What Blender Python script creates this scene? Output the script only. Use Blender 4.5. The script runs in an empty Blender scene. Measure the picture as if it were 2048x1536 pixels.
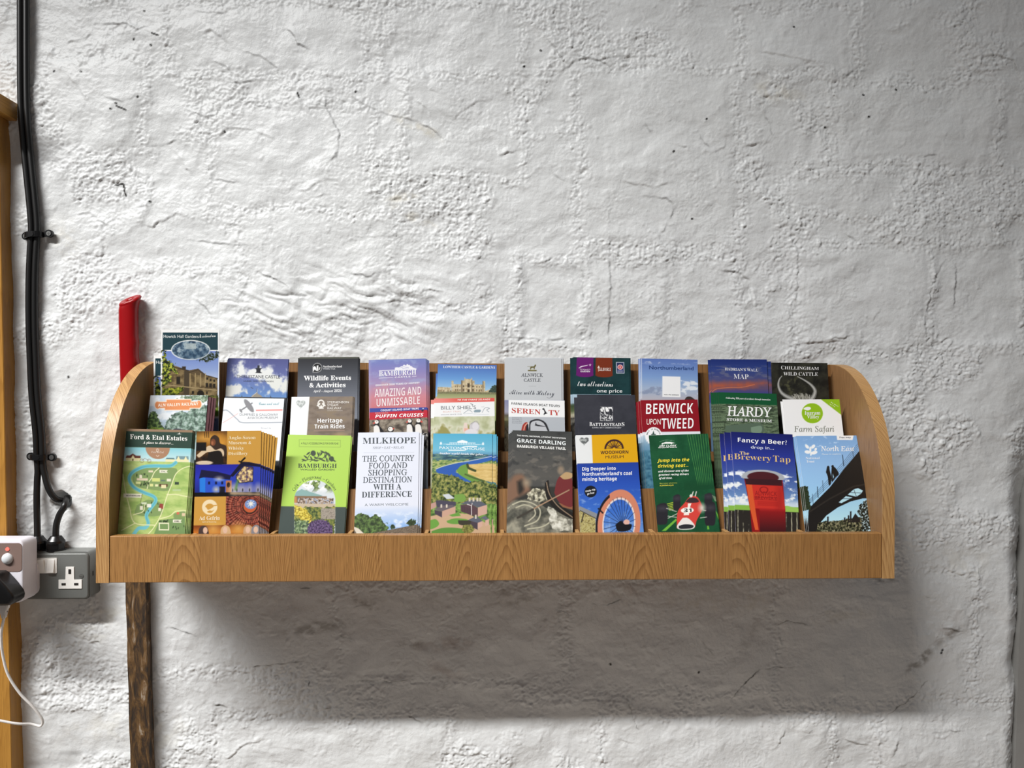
import bpy, bmesh, math, random
import numpy as np
from mathutils import Vector, Matrix
SC = bpy.context.scene
COL = SC.collection
R = math.radians

# ------------------------------------------------------------------ camera
def look_basis(yaw, pitch, roll):
    f = Vector((math.sin(yaw)*math.cos(pitch), math.cos(yaw)*math.cos(pitch), math.sin(pitch)))
    r = Vector((math.cos(yaw), -math.sin(yaw), 0)); u = r.cross(f)
    r2 = r*math.cos(roll)+u*math.sin(roll); u2 = -r*math.sin(roll)+u*math.cos(roll)
    return r2, u2, f
cam = bpy.data.cameras.new('camera'); cam_ob = bpy.data.objects.new('camera', cam); COL.objects.link(cam_ob)
r_, u_, f_ = look_basis(0.0354, -0.0020, 0.0035)
M = Matrix((r_, u_, -f_)).transposed().to_4x4(); M.translation = Vector((-0.0273, -1.3346, 0.303))
cam_ob.matrix_world = M
cam.sensor_width = 36.0; cam.lens = 36.0*1500/2048; cam.clip_start = 0.05
SC.camera = cam_ob
vs = SC.view_settings
SC.display_settings.display_device = 'sRGB'
vs.view_transform = 'Standard'; vs.look = 'None'; vs.gamma = 1.0; vs.use_curve_mapping = False
vs.exposure = 0.0

# ------------------------------------------------------------------ light
wld = bpy.data.worlds.new('room_light'); SC.world = wld; wld.use_nodes = True
bg = wld.node_tree.nodes['Background']; bg.inputs[0].default_value = (0.98, 0.97, 1.0, 1); bg.inputs[1].default_value = 0.115
def area(name, loc, target, sx, sy, power, color, spread):
    l = bpy.data.lights.new(name, 'AREA'); l.shape = 'RECTANGLE'; l.size = sx; l.size_y = sy
    l.energy = power; l.color = color; l.spread = R(spread)
    o = bpy.data.objects.new(name, l); COL.objects.link(o); o.location = loc
    d = Vector(target)-Vector(loc)
    z = -d.normalized(); x = Vector((1, 0, 0)); x = (x-z*x.dot(z)).normalized(); y = z.cross(x)
    m = Matrix((x, y, z)).transposed().to_4x4(); m.translation = Vector(loc); o.matrix_world = m
    return o
# the long ceiling strip up and to the left
area('strip_lamp', (-1.86, -1.566, 2.147), (-0.44, 0.0, -0.29), 2.75, 0.10, 24, (1.0, 0.99, 0.975), 53)
# an unseen fill lamp, added to light the floor so its glow lifts the shade
area('floor_fill_lamp', (0.25, -1.55, 2.3), (0.25, -1.50, -1.0), 0.9, 0.5, 14, (1.0, 0.97, 0.94), 58)

# ------------------------------------------------------------------ helpers
def srgb(h):
    if isinstance(h, str):
        h = h.lstrip('#'); h = tuple(int(h[i:i+2], 16)/255 for i in (0, 2, 4))
    return tuple(c/12.92 if c <= .04045 else ((c+.055)/1.055)**2.4 for c in h)
MATS = {}
def mat(name, col, rough=.5, metal=0., spec=.5, bump=None, emit=None, coat=0.):
    if name in MATS: return MATS[name]
    m = bpy.data.materials.new(name); m.use_nodes = True; nt = m.node_tree; b = nt.nodes['Principled BSDF']
    b.inputs['Base Color'].default_value = (*srgb(col), 1); b.inputs['Roughness'].default_value = rough
    b.inputs['Metallic'].default_value = metal; b.inputs['Specular IOR Level'].default_value = spec
    b.inputs['Coat Weight'].default_value = coat
    if emit:
        b.inputs['Emission Color'].default_value = (*srgb(emit[0]), 1); b.inputs['Emission Strength'].default_value = emit[1]
    if bump:
        tc = nt.nodes.new('ShaderNodeTexCoord'); n = nt.nodes.new('ShaderNodeTexNoise'); n.inputs['Scale'].default_value = bump[0]
        n.inputs['Detail'].default_value = 4
        bp = nt.nodes.new('ShaderNodeBump'); bp.inputs['Distance'].default_value = bump[1]
        nt.links.new(tc.outputs['Object'], n.inputs['Vector']); nt.links.new(n.outputs[0], bp.inputs['Height'])
        nt.links.new(bp.outputs[0], b.inputs['Normal'])
    MATS[name] = m
    return m
def link(name, me, parent=None, smooth=False, m=None):
    o = bpy.data.objects.new(name, me); COL.objects.link(o)
    if m: me.materials.append(m)
    if smooth: me.polygons.foreach_set('use_smooth', [True]*len(me.polygons))
    if parent: o.parent = parent
    return o
def tag(o, label=None, cat=None, group=None, kind=None):
    if label: o['label'] = label
    if cat: o['category'] = cat
    if group: o['group'] = group
    if kind: o['kind'] = kind
    return o
def empty(name, loc, label, cat, group=None):
    o = bpy.data.objects.new(name, None); COL.objects.link(o); o.location = loc; o.empty_display_size = .02
    return tag(o, label, cat, group)
def from_bm(name, bm, m, parent=None, smooth=False, loc=None):
    me = bpy.data.meshes.new(name); bmesh.ops.recalc_face_normals(bm, faces=bm.faces); bm.to_mesh(me); bm.free()
    o = link(name, me, parent, smooth, m)
    if loc is not None: o.location = loc
    return o
def bm_box(bm, x0, x1, y0, y1, z0, z1, bev=0., seg=2):
    vs_ = [bm.verts.new((x, y, z)) for x in (x0, x1) for y in (y0, y1) for z in (z0, z1)]
    F = [(0,1,3,2),(4,6,7,5),(0,4,5,1),(2,3,7,6),(0,2,6,4),(1,5,7,3)]
    fs = [bm.faces.new([vs_[i] for i in f]) for f in F]
    if bev > 0:
        es = list({e for f in fs for e in f.edges})
        bmesh.ops.bevel(bm, geom=es, offset=bev, segments=seg, affect='EDGES', profile=.5)
def box(name, x0, x1, y0, y1, z0, z1, m, parent=None, bev=0., seg=2, smooth=False):
    bm = bmesh.new(); bm_box(bm, x0, x1, y0, y1, z0, z1, bev, seg)
    return from_bm(name, bm, m, parent, smooth)
def bm_prism(bm, pts, axis, a0, a1):
    """extrude a closed outline (u,v) along an axis: 'x' -> (y,z), 'y' -> (x,z)"""
    def P(u, v, a): return (a, u, v) if axis == 'x' else ((u, a, v) if axis == 'y' else (u, v, a))
    A = [bm.verts.new(P(u, v, a0)) for u, v in pts]; B = [bm.verts.new(P(u, v, a1)) for u, v in pts]
    n = len(pts); bm.faces.new(A); bm.faces.new(B[::-1])
    for i in range(n): bm.faces.new((A[i], B[i], B[(i+1) % n], A[(i+1) % n]))
def prism(name, pts, axis, a0, a1, m, parent=None, bev=0., seg=2, smooth=False):
    bm = bmesh.new(); bm_prism(bm, pts, axis, a0, a1)
    if bev: bmesh.ops.bevel(bm, geom=bm.edges[:], offset=bev, segments=seg, affect='EDGES', profile=.5)
    return from_bm(name, bm, m, parent, smooth)
def spline(pts, n=8):
    P = [Vector(p) for p in pts]; P = [P[0]*2-P[1]]+P+[P[-1]*2-P[-2]]; out = []
    for i in range(1, len(P)-2):
        for k in range(n):
            t = k/n; a, b, c, d = P[i-1:i+3]
            out.append(.5*((2*b)+(-a+c)*t+(2*a-5*b+4*c-d)*t*t+(-a+3*b-3*c+d)*t**3))
    out.append(P[-2]); return out
def bm_tube(bm, path, rad, seg=14, cap=True):
    """sweep a ring along a path; rad is a number or a list of (rx, ry)"""
    n = len(path); rings = []; up = Vector((0, 1, 0))
    for i, p in enumerate(path):
        t = (path[min(i+1, n-1)]-path[max(i-1, 0)]).normalized()
        a = up-t*up.dot(t); a.normalize(); b = t.cross(a)
        rx, ry = (rad, rad) if not isinstance(rad, list) else rad[i]
        rings.append([bm.verts.new(p+b*(rx*math.cos(q))+a*(ry*math.sin(q))) for q in [2*math.pi*k/seg for k in range(seg)]])
    for A, B in zip(rings, rings[1:]):
        for k in range(seg): bm.faces.new((A[k], A[(k+1) % seg], B[(k+1) % seg], B[k]))
    if cap: bm.faces.new(rings[0]); bm.faces.new(rings[-1][::-1])
def tube(name, path, rad, m, parent=None, seg=14):
    bm = bmesh.new(); bm_tube(bm, path, rad, seg); return from_bm(name, bm, m, parent, True)
def bm_cyl(bm, c, axis, r, h, seg=24, r2=None):
    """cylinder starting at c along the axis vector"""
    ax = Vector(axis).normalized(); t = Vector((0, 0, 1)) if abs(ax.z) < .9 else Vector((1, 0, 0))
    a = ax.cross(t).normalized(); b = ax.cross(a); c = Vector(c); r2 = r if r2 is None else r2
    A = [bm.verts.new(c+a*r*math.cos(2*math.pi*k/seg)+b*r*math.sin(2*math.pi*k/seg)) for k in range(seg)]
    B = [bm.verts.new(c+ax*h+a*r2*math.cos(2*math.pi*k/seg)+b*r2*math.sin(2*math.pi*k/seg)) for k in range(seg)]
    bm.faces.new(A); bm.faces.new(B[::-1])
    for k in range(seg): bm.faces.new((A[k], B[k], B[(k+1) % seg], A[(k+1) % seg]))
def rrect(x0, x1, z0, z1, r, n=6):
    out = []
    for cx, cz, a0 in ((x1-r, z1-r, 0), (x0+r, z1-r, 90), (x0+r, z0+r, 180), (x1-r, z0+r, 270)):
        out += [(cx+r*math.cos(R(a0+90*k/n)), cz+r*math.sin(R(a0+90*k/n))) for k in range(n+1)]
    return out
def slab(name, outline, y0, y1, b, m, parent=None, n=4):
    """an outline in (x, z) extruded from y0 to its front y1, the front rim rounded over by b"""
    cx = sum(p[0] for p in outline)/len(outline); cz = sum(p[1] for p in outline)/len(outline)
    ex = max(abs(p[0]-cx) for p in outline); ez = max(abs(p[1]-cz) for p in outline); s = -1 if y1 < y0 else 1
    bm = bmesh.new(); prev = None
    for y, i in [(y0, 0.)]+[(y1-s*b*(1-math.sin(math.pi/2*k/n)), b*(1-math.cos(math.pi/2*k/n))) for k in range(n+1)]:
        ring = [bm.verts.new((cx+(p[0]-cx)*(1-i/ex), y, cz+(p[1]-cz)*(1-i/ez))) for p in outline]
        if prev:
            for k in range(len(ring)): bm.faces.new((prev[k], prev[(k+1) % len(ring)], ring[(k+1) % len(ring)], ring[k]))
        else: bm.faces.new(ring)
        prev = ring
    bm.faces.new(prev[::-1])
    return shade_auto(from_bm(name, bm, m, parent), 40)
def shade_auto(o, deg=35):
    me = o.data
    me.polygons.foreach_set('use_smooth', [True]*len(me.polygons))
    try: me.set_sharp_from_angle(angle=R(deg))
    except Exception: pass
    return o

# ------------------------------------------------------------------ noise
def _hash(ix, iy, seed):
    h = (ix.astype(np.int64)*374761393+iy.astype(np.int64)*668265263+seed*1274126177) & 0xffffffff
    h = ((h ^ (h >> 13))*1274126177) & 0xffffffff
    return (h ^ (h >> 16)) & 0xffffffff
def gnoise(x, y, seed=0):
    """2-D gradient noise, about -0.7..0.7"""
    xi = np.floor(x); yi = np.floor(y); xf = x-xi; yf = y-yi; xi = xi.astype(np.int64); yi = yi.astype(np.int64)
    u = xf**3*(xf*(xf*6-15)+10); v = yf**3*(yf*(yf*6-15)+10)
    def g(a, b):
        t = _hash(xi+a, yi+b, seed)/4294967296.*2*np.pi
        return np.cos(t)*(xf-a)+np.sin(t)*(yf-b)
    return (g(0,0)*(1-u)+g(1,0)*u)*(1-v)+(g(0,1)*(1-u)+g(1,1)*u)*v
def fbm(x, y, seed=0, octv=4, gain=.5):
    s = 0; a = 1.
    for i in range(octv):
        s = s+a*gnoise(x*2**i+i*17.3, y*2**i-i*9.1, seed+i*31); a *= gain
    return s
def sstep(a, b, x):
    t = np.clip((x-a)/(b-a), 0, 1); return t*t*(3-2*t)
def seg_dist(px, py, pts):
    """distance to a polyline and which side of it (positive = left of travel)"""
    best = np.full(px.shape, 9e9); side = np.zeros(px.shape); along = np.zeros(px.shape); L = 0.
    for (ax, ay), (bx, by) in zip(pts, pts[1:]):
        dx, dy = bx-ax, by-ay; l2 = dx*dx+dy*dy+1e-12
        t = np.clip(((px-ax)*dx+(py-ay)*dy)/l2, 0, 1); qx = px-ax-t*dx; qy = py-ay-t*dy
        d = np.hypot(qx, qy); k = d < best
        best = np.where(k, d, best); side = np.where(k, np.sign(dx*(py-ay)-dy*(px-ax)), side)
        along = np.where(k, L+t*math.sqrt(l2), along); L += math.sqrt(l2)
    return best, side, along/max(L, 1e-9)
CRACKS=[[(-0.698,0.803),(-0.682,0.798),(-0.665,0.793),(-0.651,0.797),(-0.643,0.812)],[(-0.461,0.795),(-0.444,0.799),(-0.432,0.794),(-0.411,0.788)],[(-0.551,0.78),(-0.53,0.772),(-0.51,0.773),(-0.495,0.789)],[(-0.502,0.734),(-0.483,0.752),(-0.461,0.751),(-0.436,0.747),(-0.411,0.735)],[(-0.715,0.929),(-0.69,0.931),(-0.665,0.932),(-0.643,0.923),(-0.624,0.927)],[(-0.309,0.818),(-0.313,0.792),(-0.305,0.779),(-0.288,0.743),(-0.288,0.723),(-0.295,0.703),(-0.317,0.69)],[(-0.51,0.663),(-0.485,0.657),(-0.456,0.658)],[(-0.403,0.642),(-0.383,0.636),(-0.366,0.647),(-0.35,0.641),(-0.329,0.655),(-0.311,0.662)],[(-0.645,0.589),(-0.633,0.579),(-0.616,0.577),(-0.596,0.588),(-0.575,0.6),(-0.551,0.592)],[(-0.745,0.596),(-0.727,0.6),(-0.711,0.588),(-0.694,0.578)],[(-0.768,0.658),(-0.739,0.66),(-0.715,0.666)],[(-0.76,0.836),(-0.743,0.817),(-0.725,0.793)],[(-0.383,0.932),(-0.368,0.916),(-0.362,0.902),(-0.342,0.894)],[(-0.375,0.827),(-0.366,0.847),(-0.379,0.839)],[(-0.555,0.554),(-0.522,0.55),(-0.485,0.546),(-0.444,0.545)],[(-0.624,0.718),(-0.592,0.722),(-0.575,0.731)],[(-0.78,0.503),(-0.772,0.487),(-0.78,0.455),(-0.772,0.423)],[(-0.702,0.679),(-0.686,0.682),(-0.683,0.665)],[(-0.583,0.711),(-0.567,0.695),(-0.551,0.671)],[(-0.526,0.917),(-0.51,0.922),(-0.485,0.902)],[(-0.538,0.957),(-0.518,0.952),(-0.485,0.954)],[(-0.452,0.886),(-0.428,0.879),(-0.399,0.859),(-0.424,0.85)],[(-0.485,0.833),(-0.461,0.832),(-0.44,0.838)],[(-0.514,0.869),(-0.489,0.861),(-0.475,0.847)],[(-0.637,0.843),(-0.624,0.823)],[(-0.354,0.645),(-0.342,0.629),(-0.305,0.637)],[(-0.543,0.449),(-0.526,0.437),(-0.51,0.417)],[(-0.432,0.498),(-0.395,0.482),(-0.375,0.47)],[(-0.764,0.896),(-0.735,0.905),(-0.715,0.915)],[(-0.267,0.809),(-0.234,0.793),(-0.206,0.781),(-0.152,0.77),(-0.124,0.754),(-0.091,0.732)],[(-0.116,0.795),(-0.103,0.781),(-0.083,0.778),(-0.062,0.796),(-0.038,0.808),(-0.005,0.815)],[(-0.206,0.944),(-0.2,0.903),(-0.191,0.887),(-0.193,0.863)],[(0.11,0.864),(0.134,0.883),(0.159,0.89),(0.179,0.884),(0.196,0.87)],[(0.114,0.926),(0.138,0.893),(0.171,0.885),(0.204,0.891),(0.237,0.899)],[(0.216,0.666),(0.249,0.659),(0.274,0.655),(0.306,0.666)],[(0.253,0.64),(0.298,0.637),(0.313,0.62)],[(0.253,0.97),(0.27,0.941),(0.261,0.933)],[(-0.267,0.559),(-0.218,0.561),(-0.173,0.564)],[(-0.013,0.747),(-0.005,0.711),(0.028,0.719)],[(0.036,0.785),(0.069,0.745)],[(-0.243,0.488),(-0.206,0.5),(-0.177,0.503)],[(-0.177,0.46),(-0.128,0.468),(-0.103,0.464)],[(-0.267,0.427),(-0.234,0.447)],[(-0.124,0.456),(-0.087,0.436),(-0.058,0.42)],[(0.089,0.527),(0.077,0.521)],[(0.315,0.62),(0.298,0.587),(0.284,0.566)],[(-0.193,0.83),(-0.161,0.81),(-0.132,0.79),(-0.124,0.758)],[(0.196,0.557),(0.196,0.479),(0.194,0.376)],[(0.147,0.52),(0.147,0.438)],[(-0.009,0.522),(-0.015,0.477),(-0.009,0.42)],[(0.003,0.385),(0.085,0.38),(0.126,0.384)],[(0.081,0.921),(0.098,0.901),(0.114,0.877)],[(0.143,0.939),(0.151,0.922),(0.138,0.91)],[(0.257,0.772),(0.27,0.752)],[(0.319,0.732),(0.335,0.728)],[(-0.214,0.634),(-0.198,0.627),(-0.193,0.639)],[(-0.079,0.632),(-0.062,0.624),(-0.046,0.632)],[(-0.14,0.847),(-0.128,0.827),(-0.111,0.819)],[(-0.267,0.496),(-0.23,0.49)],[(-0.206,0.443),(-0.161,0.456)],[(-0.054,0.608),(-0.066,0.595)],[(0.089,0.696),(0.093,0.679),(0.114,0.667)],[(0.333,0.987),(0.421,0.985),(0.465,0.992),(0.5,1.0)],[(0.434,0.972),(0.433,0.932),(0.452,0.906),(0.509,0.896),(0.57,0.886),(0.597,0.868),(0.583,0.857)],[(0.614,0.86),(0.64,0.871),(0.667,0.874)],[(0.355,0.758),(0.375,0.727)],[(0.408,0.759),(0.406,0.732),(0.377,0.718)],[(0.465,0.817),(0.487,0.773),(0.496,0.733),(0.487,0.724)],[(0.439,0.733),(0.483,0.742)],[(0.395,0.508),(0.434,0.504),(0.456,0.489),(0.452,0.462),(0.436,0.433)],[(0.537,0.556),(0.54,0.512),(0.537,0.45),(0.526,0.445)],[(0.816,0.532),(0.794,0.501),(0.785,0.469),(0.776,0.411),(0.781,0.375)],[(0.834,0.523),(0.831,0.434)],[(0.75,0.54),(0.761,0.512)],[(0.597,0.383),(0.636,0.39)],[(0.386,0.639),(0.399,0.626)],[(0.706,0.665),(0.724,0.616)],[(0.656,1.003),(0.656,0.967)],[(0.474,0.822),(0.531,0.825)],[(0.68,0.419),(0.693,0.442)],[(0.86,0.9),(0.904,0.905),(0.939,0.897),(0.952,0.861),(0.956,0.83)],[(0.544,0.374),(0.619,0.381)],[(0.632,0.575),(0.649,0.562)],[(0.706,0.857),(0.715,0.839)],[(0.614,0.788),(0.612,0.775)],[(0.772,0.719),(0.798,0.724)],[(0.781,0.371),(0.825,0.389)],[(0.456,0.476),(0.461,0.44)],[(-0.356,-0.064),(-0.335,-0.062)],[(-0.266,-0.099),(-0.246,-0.095)],[(-0.311,-0.137),(-0.282,-0.149),(-0.258,-0.158)],[(-0.401,-0.197),(-0.348,-0.193)],[(-0.254,-0.227),(-0.197,-0.233),(-0.156,-0.228)],[(-0.388,-0.346),(-0.352,-0.353),(-0.323,-0.367),(-0.295,-0.38)],[(-0.486,-0.369),(-0.454,-0.341),(-0.413,-0.33)],[(-0.115,-0.25),(-0.09,-0.241)],[(0.101,-0.104),(0.13,-0.116)],[(-0.584,-0.131),(-0.56,-0.139),(-0.535,-0.147)],[(-0.315,-0.279),(-0.282,-0.275)],[(-0.164,-0.293),(-0.139,-0.305)],[(-0.437,-0.201),(-0.397,-0.195)],[(-0.503,-0.268),(-0.482,-0.273)],[(-0.339,-0.226),(-0.337,-0.24)],[(0.163,-0.095),(0.188,-0.098),(0.223,-0.086)],[(0.494,-0.145),(0.519,-0.129),(0.568,-0.136)],[(0.421,-0.272),(0.437,-0.248),(0.47,-0.215),(0.535,-0.212)],[(0.71,-0.299),(0.743,-0.28),(0.784,-0.243)],[(0.229,-0.266),(0.249,-0.324)],[(0.727,-0.351),(0.714,-0.384)],[(0.788,-0.335),(0.853,-0.332)],[(0.506,-0.352),(0.519,-0.331)],[(0.249,-0.369),(0.233,-0.389)],[(0.812,-0.144),(0.853,-0.152)],[(0.886,-0.178),(0.874,-0.203)],[(0.78,-0.087),(0.796,-0.09)],[(0.355,-0.152),(0.388,-0.19)],[(0.625,-0.345),(0.67,-0.358)],[(0.216,-0.34),(0.245,-0.348)]]
# ------------------------------------------------------------------ the whitewashed stone wall
WALLY = 0.012
STONES = [  # smoother dressed faces: x0, z0, x1, z1, lift in mm
 (-.205,.86,.02,.965,1.0), (.045,.385,.148,.51,-2.0), (.61,.71,.905,.84,2.0), (.54,.375,.775,.545,3.0), (.53,.62,.72,.675,1.5),
 (.445,.88,.64,.975,2.5), (.80,.38,.95,.55,-1.0), (-.78,.72,-.64,.86,2.0), (-.45,.42,-.20,.60,2.0), (-.62,.36,-.46,.48,2.5), (-.20,.30,.00,.42,3.0),
 (.16,.30,.42,.52,1.5), (.15,.56,.42,.86,2.5), (-.70,-.20,-.30,-.04,2.0), (-.28,-.22,.10,-.08,2.0), (.14,-.25,.50,-.06,2.5), (.52,-.27,.86,-.05,2.5),
 (-.15,.68,.02,.84,1.5), (-.5,.62,-.24,.78,2.0), (-.58,.86,-.26,.96,2.0), (.70,-.42,.93,-.29,3.0), (.2,-.42,.6,-.31,2.5), (-.5,-.42,-.1,-.30,3.0)]
STAINS = [  # x, z, rx, rz, tilt, strength, kind (0 grey-brown, 1 ochre, 2 pinkish)
 (-.155,.762,.05,.010,-25,.5,1),(-.18,.632,.03,.008,10,.4,1),(-.16,.60,.05,.008,-25,.3,1),(-.78,.56,.05,.03,0,.22,1),(.50,.83,.05,.015,-15,.3,1),
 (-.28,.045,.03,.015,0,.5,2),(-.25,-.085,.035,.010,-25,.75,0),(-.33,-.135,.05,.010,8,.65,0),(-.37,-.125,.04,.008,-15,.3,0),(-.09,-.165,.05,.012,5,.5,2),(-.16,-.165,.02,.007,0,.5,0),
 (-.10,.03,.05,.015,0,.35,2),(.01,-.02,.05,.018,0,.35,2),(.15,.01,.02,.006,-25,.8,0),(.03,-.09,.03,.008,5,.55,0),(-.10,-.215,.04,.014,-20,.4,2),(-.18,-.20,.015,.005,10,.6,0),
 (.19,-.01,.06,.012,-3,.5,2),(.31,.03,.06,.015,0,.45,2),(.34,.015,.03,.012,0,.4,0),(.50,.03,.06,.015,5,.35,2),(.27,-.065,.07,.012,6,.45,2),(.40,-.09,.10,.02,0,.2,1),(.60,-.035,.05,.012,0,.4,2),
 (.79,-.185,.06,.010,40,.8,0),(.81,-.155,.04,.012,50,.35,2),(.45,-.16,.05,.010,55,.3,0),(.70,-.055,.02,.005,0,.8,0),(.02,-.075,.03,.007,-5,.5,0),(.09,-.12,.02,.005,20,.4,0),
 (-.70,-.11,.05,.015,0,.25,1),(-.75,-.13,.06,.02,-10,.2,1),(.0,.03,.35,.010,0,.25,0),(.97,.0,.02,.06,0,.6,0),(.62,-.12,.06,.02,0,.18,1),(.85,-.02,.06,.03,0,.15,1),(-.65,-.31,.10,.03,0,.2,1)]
SPECKS = [(-.785,.846),(-.648,.905),(-.618,.895),(-.737,.845),(-.676,.79),(-.685,.78),(-.64,.803),(.31,.72),(.345,.60),(.07,.9),(.04,.87),(.53,.95),(.66,.83),(.59,.77),(.67,.79),(-.49,.745),(-.63,.955),(.72,.84),(.37,.78),(-.26,.82),(-.62,.62),(-.76,.31),(.812,-.185),(.81,-.19),(.20,-.205),(.36,-.22),(.53,-.02)]
def wall_height(x, z):
    """protrusion of the wall face in metres"""
    wx = .020*fbm(x*9, z*9, 5, 3); wz = .020*fbm(x*9+50, z*9, 6, 3)
    X = x+wx; Z = z+wz
    h = .0070*fbm(X*2.6, Z*3.2, 11, 2)+.0052*fbm(X*8, Z*9.5, 12, 3, .45)
    rough = sstep(-.10, .22, fbm(X*6, Z*7, 21, 3))                       # where the limewash has curdled
    flat = np.zeros_like(x)
    for x0, z0, x1, z1, lift in STONES:
        dx = np.maximum(x0-X, X-x1); dz = np.maximum(z0-Z, Z-z1)
        d = np.maximum(dx, dz); k = sstep(.012, -.012, d)
        h = h+k*lift*.001; flat = np.maximum(flat, k)
        rough = np.maximum(rough, .85*np.exp(-((d-.012)/.014)**2))
    m_ = np.exp(-((X+.30)/.20)**4-((Z-.43)/.075)**4); q_ = fbm((X-.9*Z)*9, (Z+.45*X)*26, 61, 3, .55); h = h+m_*.006*(np.abs(q_)*1.6-.2); flat = np.maximum(flat, .7*m_)
    rough = rough*(1-.8*flat)+.10
    # curdled ridges, running lumps and trowel drag
    wx2 = .004*fbm(x*60, z*60, 31, 2); wz2 = .004*fbm(x*60+9, z*60, 32, 2)
    a = 1-np.abs(fbm((x+wx2)*48, (z+wz2)*58, 41, 2, .5))*2.4
    b = 1-np.abs(fbm((x+wx2)*105, (z+wz2)*125, 42, 2, .5))*2.4
    c = 1-np.abs(gnoise((x+wx2)*210, (z+wz2)*250, 43))*2.4
    h = h+rough*(.0012*np.clip(a, -.6, 1)+.0013*np.clip(b, -.6, 1)+.0007*np.clip(c, -.6, 1))
    h = h+.0012*fbm(X*30, Z*36, 51, 3)+.00030*fbm(x*150, z*190, 52, 2, .6)
    lump = fbm(x*60+3, z*60, 55, 2); h = h+.0013*sstep(.34, .55, lump)*(.3+rough)
    # scattered short lips where a coat of wash has lifted
    e = fbm(X*22, Z*34, 57, 2); m_ = sstep(.02, .3, fbm(X*9+4, Z*9, 58, 2))
    h = h+.0006*m_*(np.mod(e*5.0, 1.0)**3)
    return h
def build_wall():
    st = .0017
    xs = np.concatenate([np.linspace(-1.75, -1.32, 90)[:-1], np.arange(-1.32, -.96, .004), np.arange(-.96, 1.005, st), np.linspace(1.005, 1.10, 14)[1:]])
    zs = np.concatenate([np.linspace(-1.05, -.46, 120)[:-1], np.arange(-.46, 1.10, st), np.linspace(1.10, 1.75, 110)[1:]])
    X, Z = np.meshgrid(xs, zs); h = wall_height(X, Z)
    stain = np.zeros(X.shape+(3,)); crk = np.zeros_like(X)
    rnd = random.Random(4)
    for pts in CRACKS:
        px = [p[0] for p in pts]; pz = [p[1] for p in pts]; m = .05
        i0, i1 = np.searchsorted(xs, [min(px)-m, max(px)+m]); j0, j1 = np.searchsorted(zs, [min(pz)-m, max(pz)+m])
        x = X[j0:j1, i0:i1]; z = Z[j0:j1, i0:i1]
        if not x.size: continue
        wob = .0035*fbm(x*60, z*60, 71, 2)+.0022*fbm(x*190, z*190, 73, 2)
        d, s, t = seg_dist(x+wob, z+.0035*fbm(x*60+7, z*60, 72, 2), pts)
        up = pts[-1][0] >= pts[0][0]; sd = d*s*(1 if up else -1)          # positive above the crack
        fade = np.clip(np.minimum(t, 1-t)*4+.3, 0, 1)*np.clip(.75+1.3*fbm(x*45, z*45, 77, 2), .1, 1.25)
        A = rnd.uniform(.0007, .0022)
        sm = np.clip(sd/.0013, -1, 1)*.5+.5
        lip = np.exp(-np.maximum(sd, 0)/.008)*A*sm-np.exp(-np.maximum(-sd, 0)/.004)*A*.5*(1-sm)
        h[j0:j1, i0:i1] += lip*fade
        crk[j0:j1, i0:i1] = np.maximum(crk[j0:j1, i0:i1], fade*np.exp(-(sd/.0013)**2)*(.4*(rnd.random() < .45) if not -.31 < pz[0] < .04 else .75))  # crack lines darkened in the colour, strongest in the band under the rack
    n1 = fbm(X*40, Z*55, 81, 4, .6); n2 = fbm(X*16, Z*20, 83, 3)
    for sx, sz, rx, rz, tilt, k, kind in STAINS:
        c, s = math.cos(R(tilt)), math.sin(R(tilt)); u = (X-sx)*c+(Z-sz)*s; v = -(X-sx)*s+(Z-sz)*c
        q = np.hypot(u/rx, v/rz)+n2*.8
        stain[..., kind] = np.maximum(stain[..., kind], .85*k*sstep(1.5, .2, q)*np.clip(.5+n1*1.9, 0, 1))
    for sx, sz in SPECKS:
        q = np.hypot(X-sx, (Z-sz)*1.1+.3*(X-sx)*math.sin(sx*99)); crk = np.maximum(crk, sstep(.0032, .0014, q)*1.2)
    for pts in ([(-.682,.649),(-.668,.651),(-.6625,.630)], [(-.675,.785),(-.66,.779)], [(-.363,.816),(-.360,.808)], [(-.617,.916),(-.605,.912)]):
        d, s, t = seg_dist(X+.001*n1, Z, pts); crk = np.maximum(crk, sstep(.0022, .0010, d)*1.1)
    # the wall rolls back to the joint at the right, and there is a dark hole for the cable
    k = sstep(.93, 1.0, X+.012*fbm(X*0+3, Z*9, 91, 3))*sstep(.35, .0, Z); h = h-k*.05
    dh = np.hypot((X+.7725)/.016, (Z-.0915)/.0165)+.25*fbm(X*70, Z*70, 95, 2); h = h-.035*sstep(1.15, .8, dh)
    h = h*1.0
    lim = .0105; h = np.where(h > lim*.6, lim*.6+lim*.4*np.tanh((h-lim*.6)/(lim*.4)), h)
    Y = WALLY-h
    nv, nu = X.shape
    co = np.stack([X, Y, Z], -1).reshape(-1, 3).astype(np.float32)
    idx = np.arange(nv*nu).reshape(nv, nu)
    q = np.stack([idx[:-1, :-1], idx[:-1, 1:], idx[1:, 1:], idx[1:, :-1]], -1).reshape(-1, 4)
    me = bpy.data.meshes.new('wall_back')
    me.vertices.add(len(co)); me.vertices.foreach_set('co', co.ravel())
    me.loops.add(q.size); me.loops.foreach_set('vertex_index', q.ravel().astype(np.int32))
    me.polygons.add(len(q)); me.polygons.foreach_set('loop_start', (np.arange(len(q))*4).astype(np.int32))
    me.update(calc_edges=True)
    at = me.color_attributes.new('dirt_cracks', 'FLOAT_COLOR', 'POINT')
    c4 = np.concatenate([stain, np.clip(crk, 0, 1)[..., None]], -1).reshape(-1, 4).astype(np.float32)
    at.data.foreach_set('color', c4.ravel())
    me.polygons.foreach_set('use_smooth', np.ones(len(q), bool))
    m = bpy.data.materials.new('whitewash'); m.use_nodes = True; nt = m.node_tree; b = nt.nodes['Principled BSDF']
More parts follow.
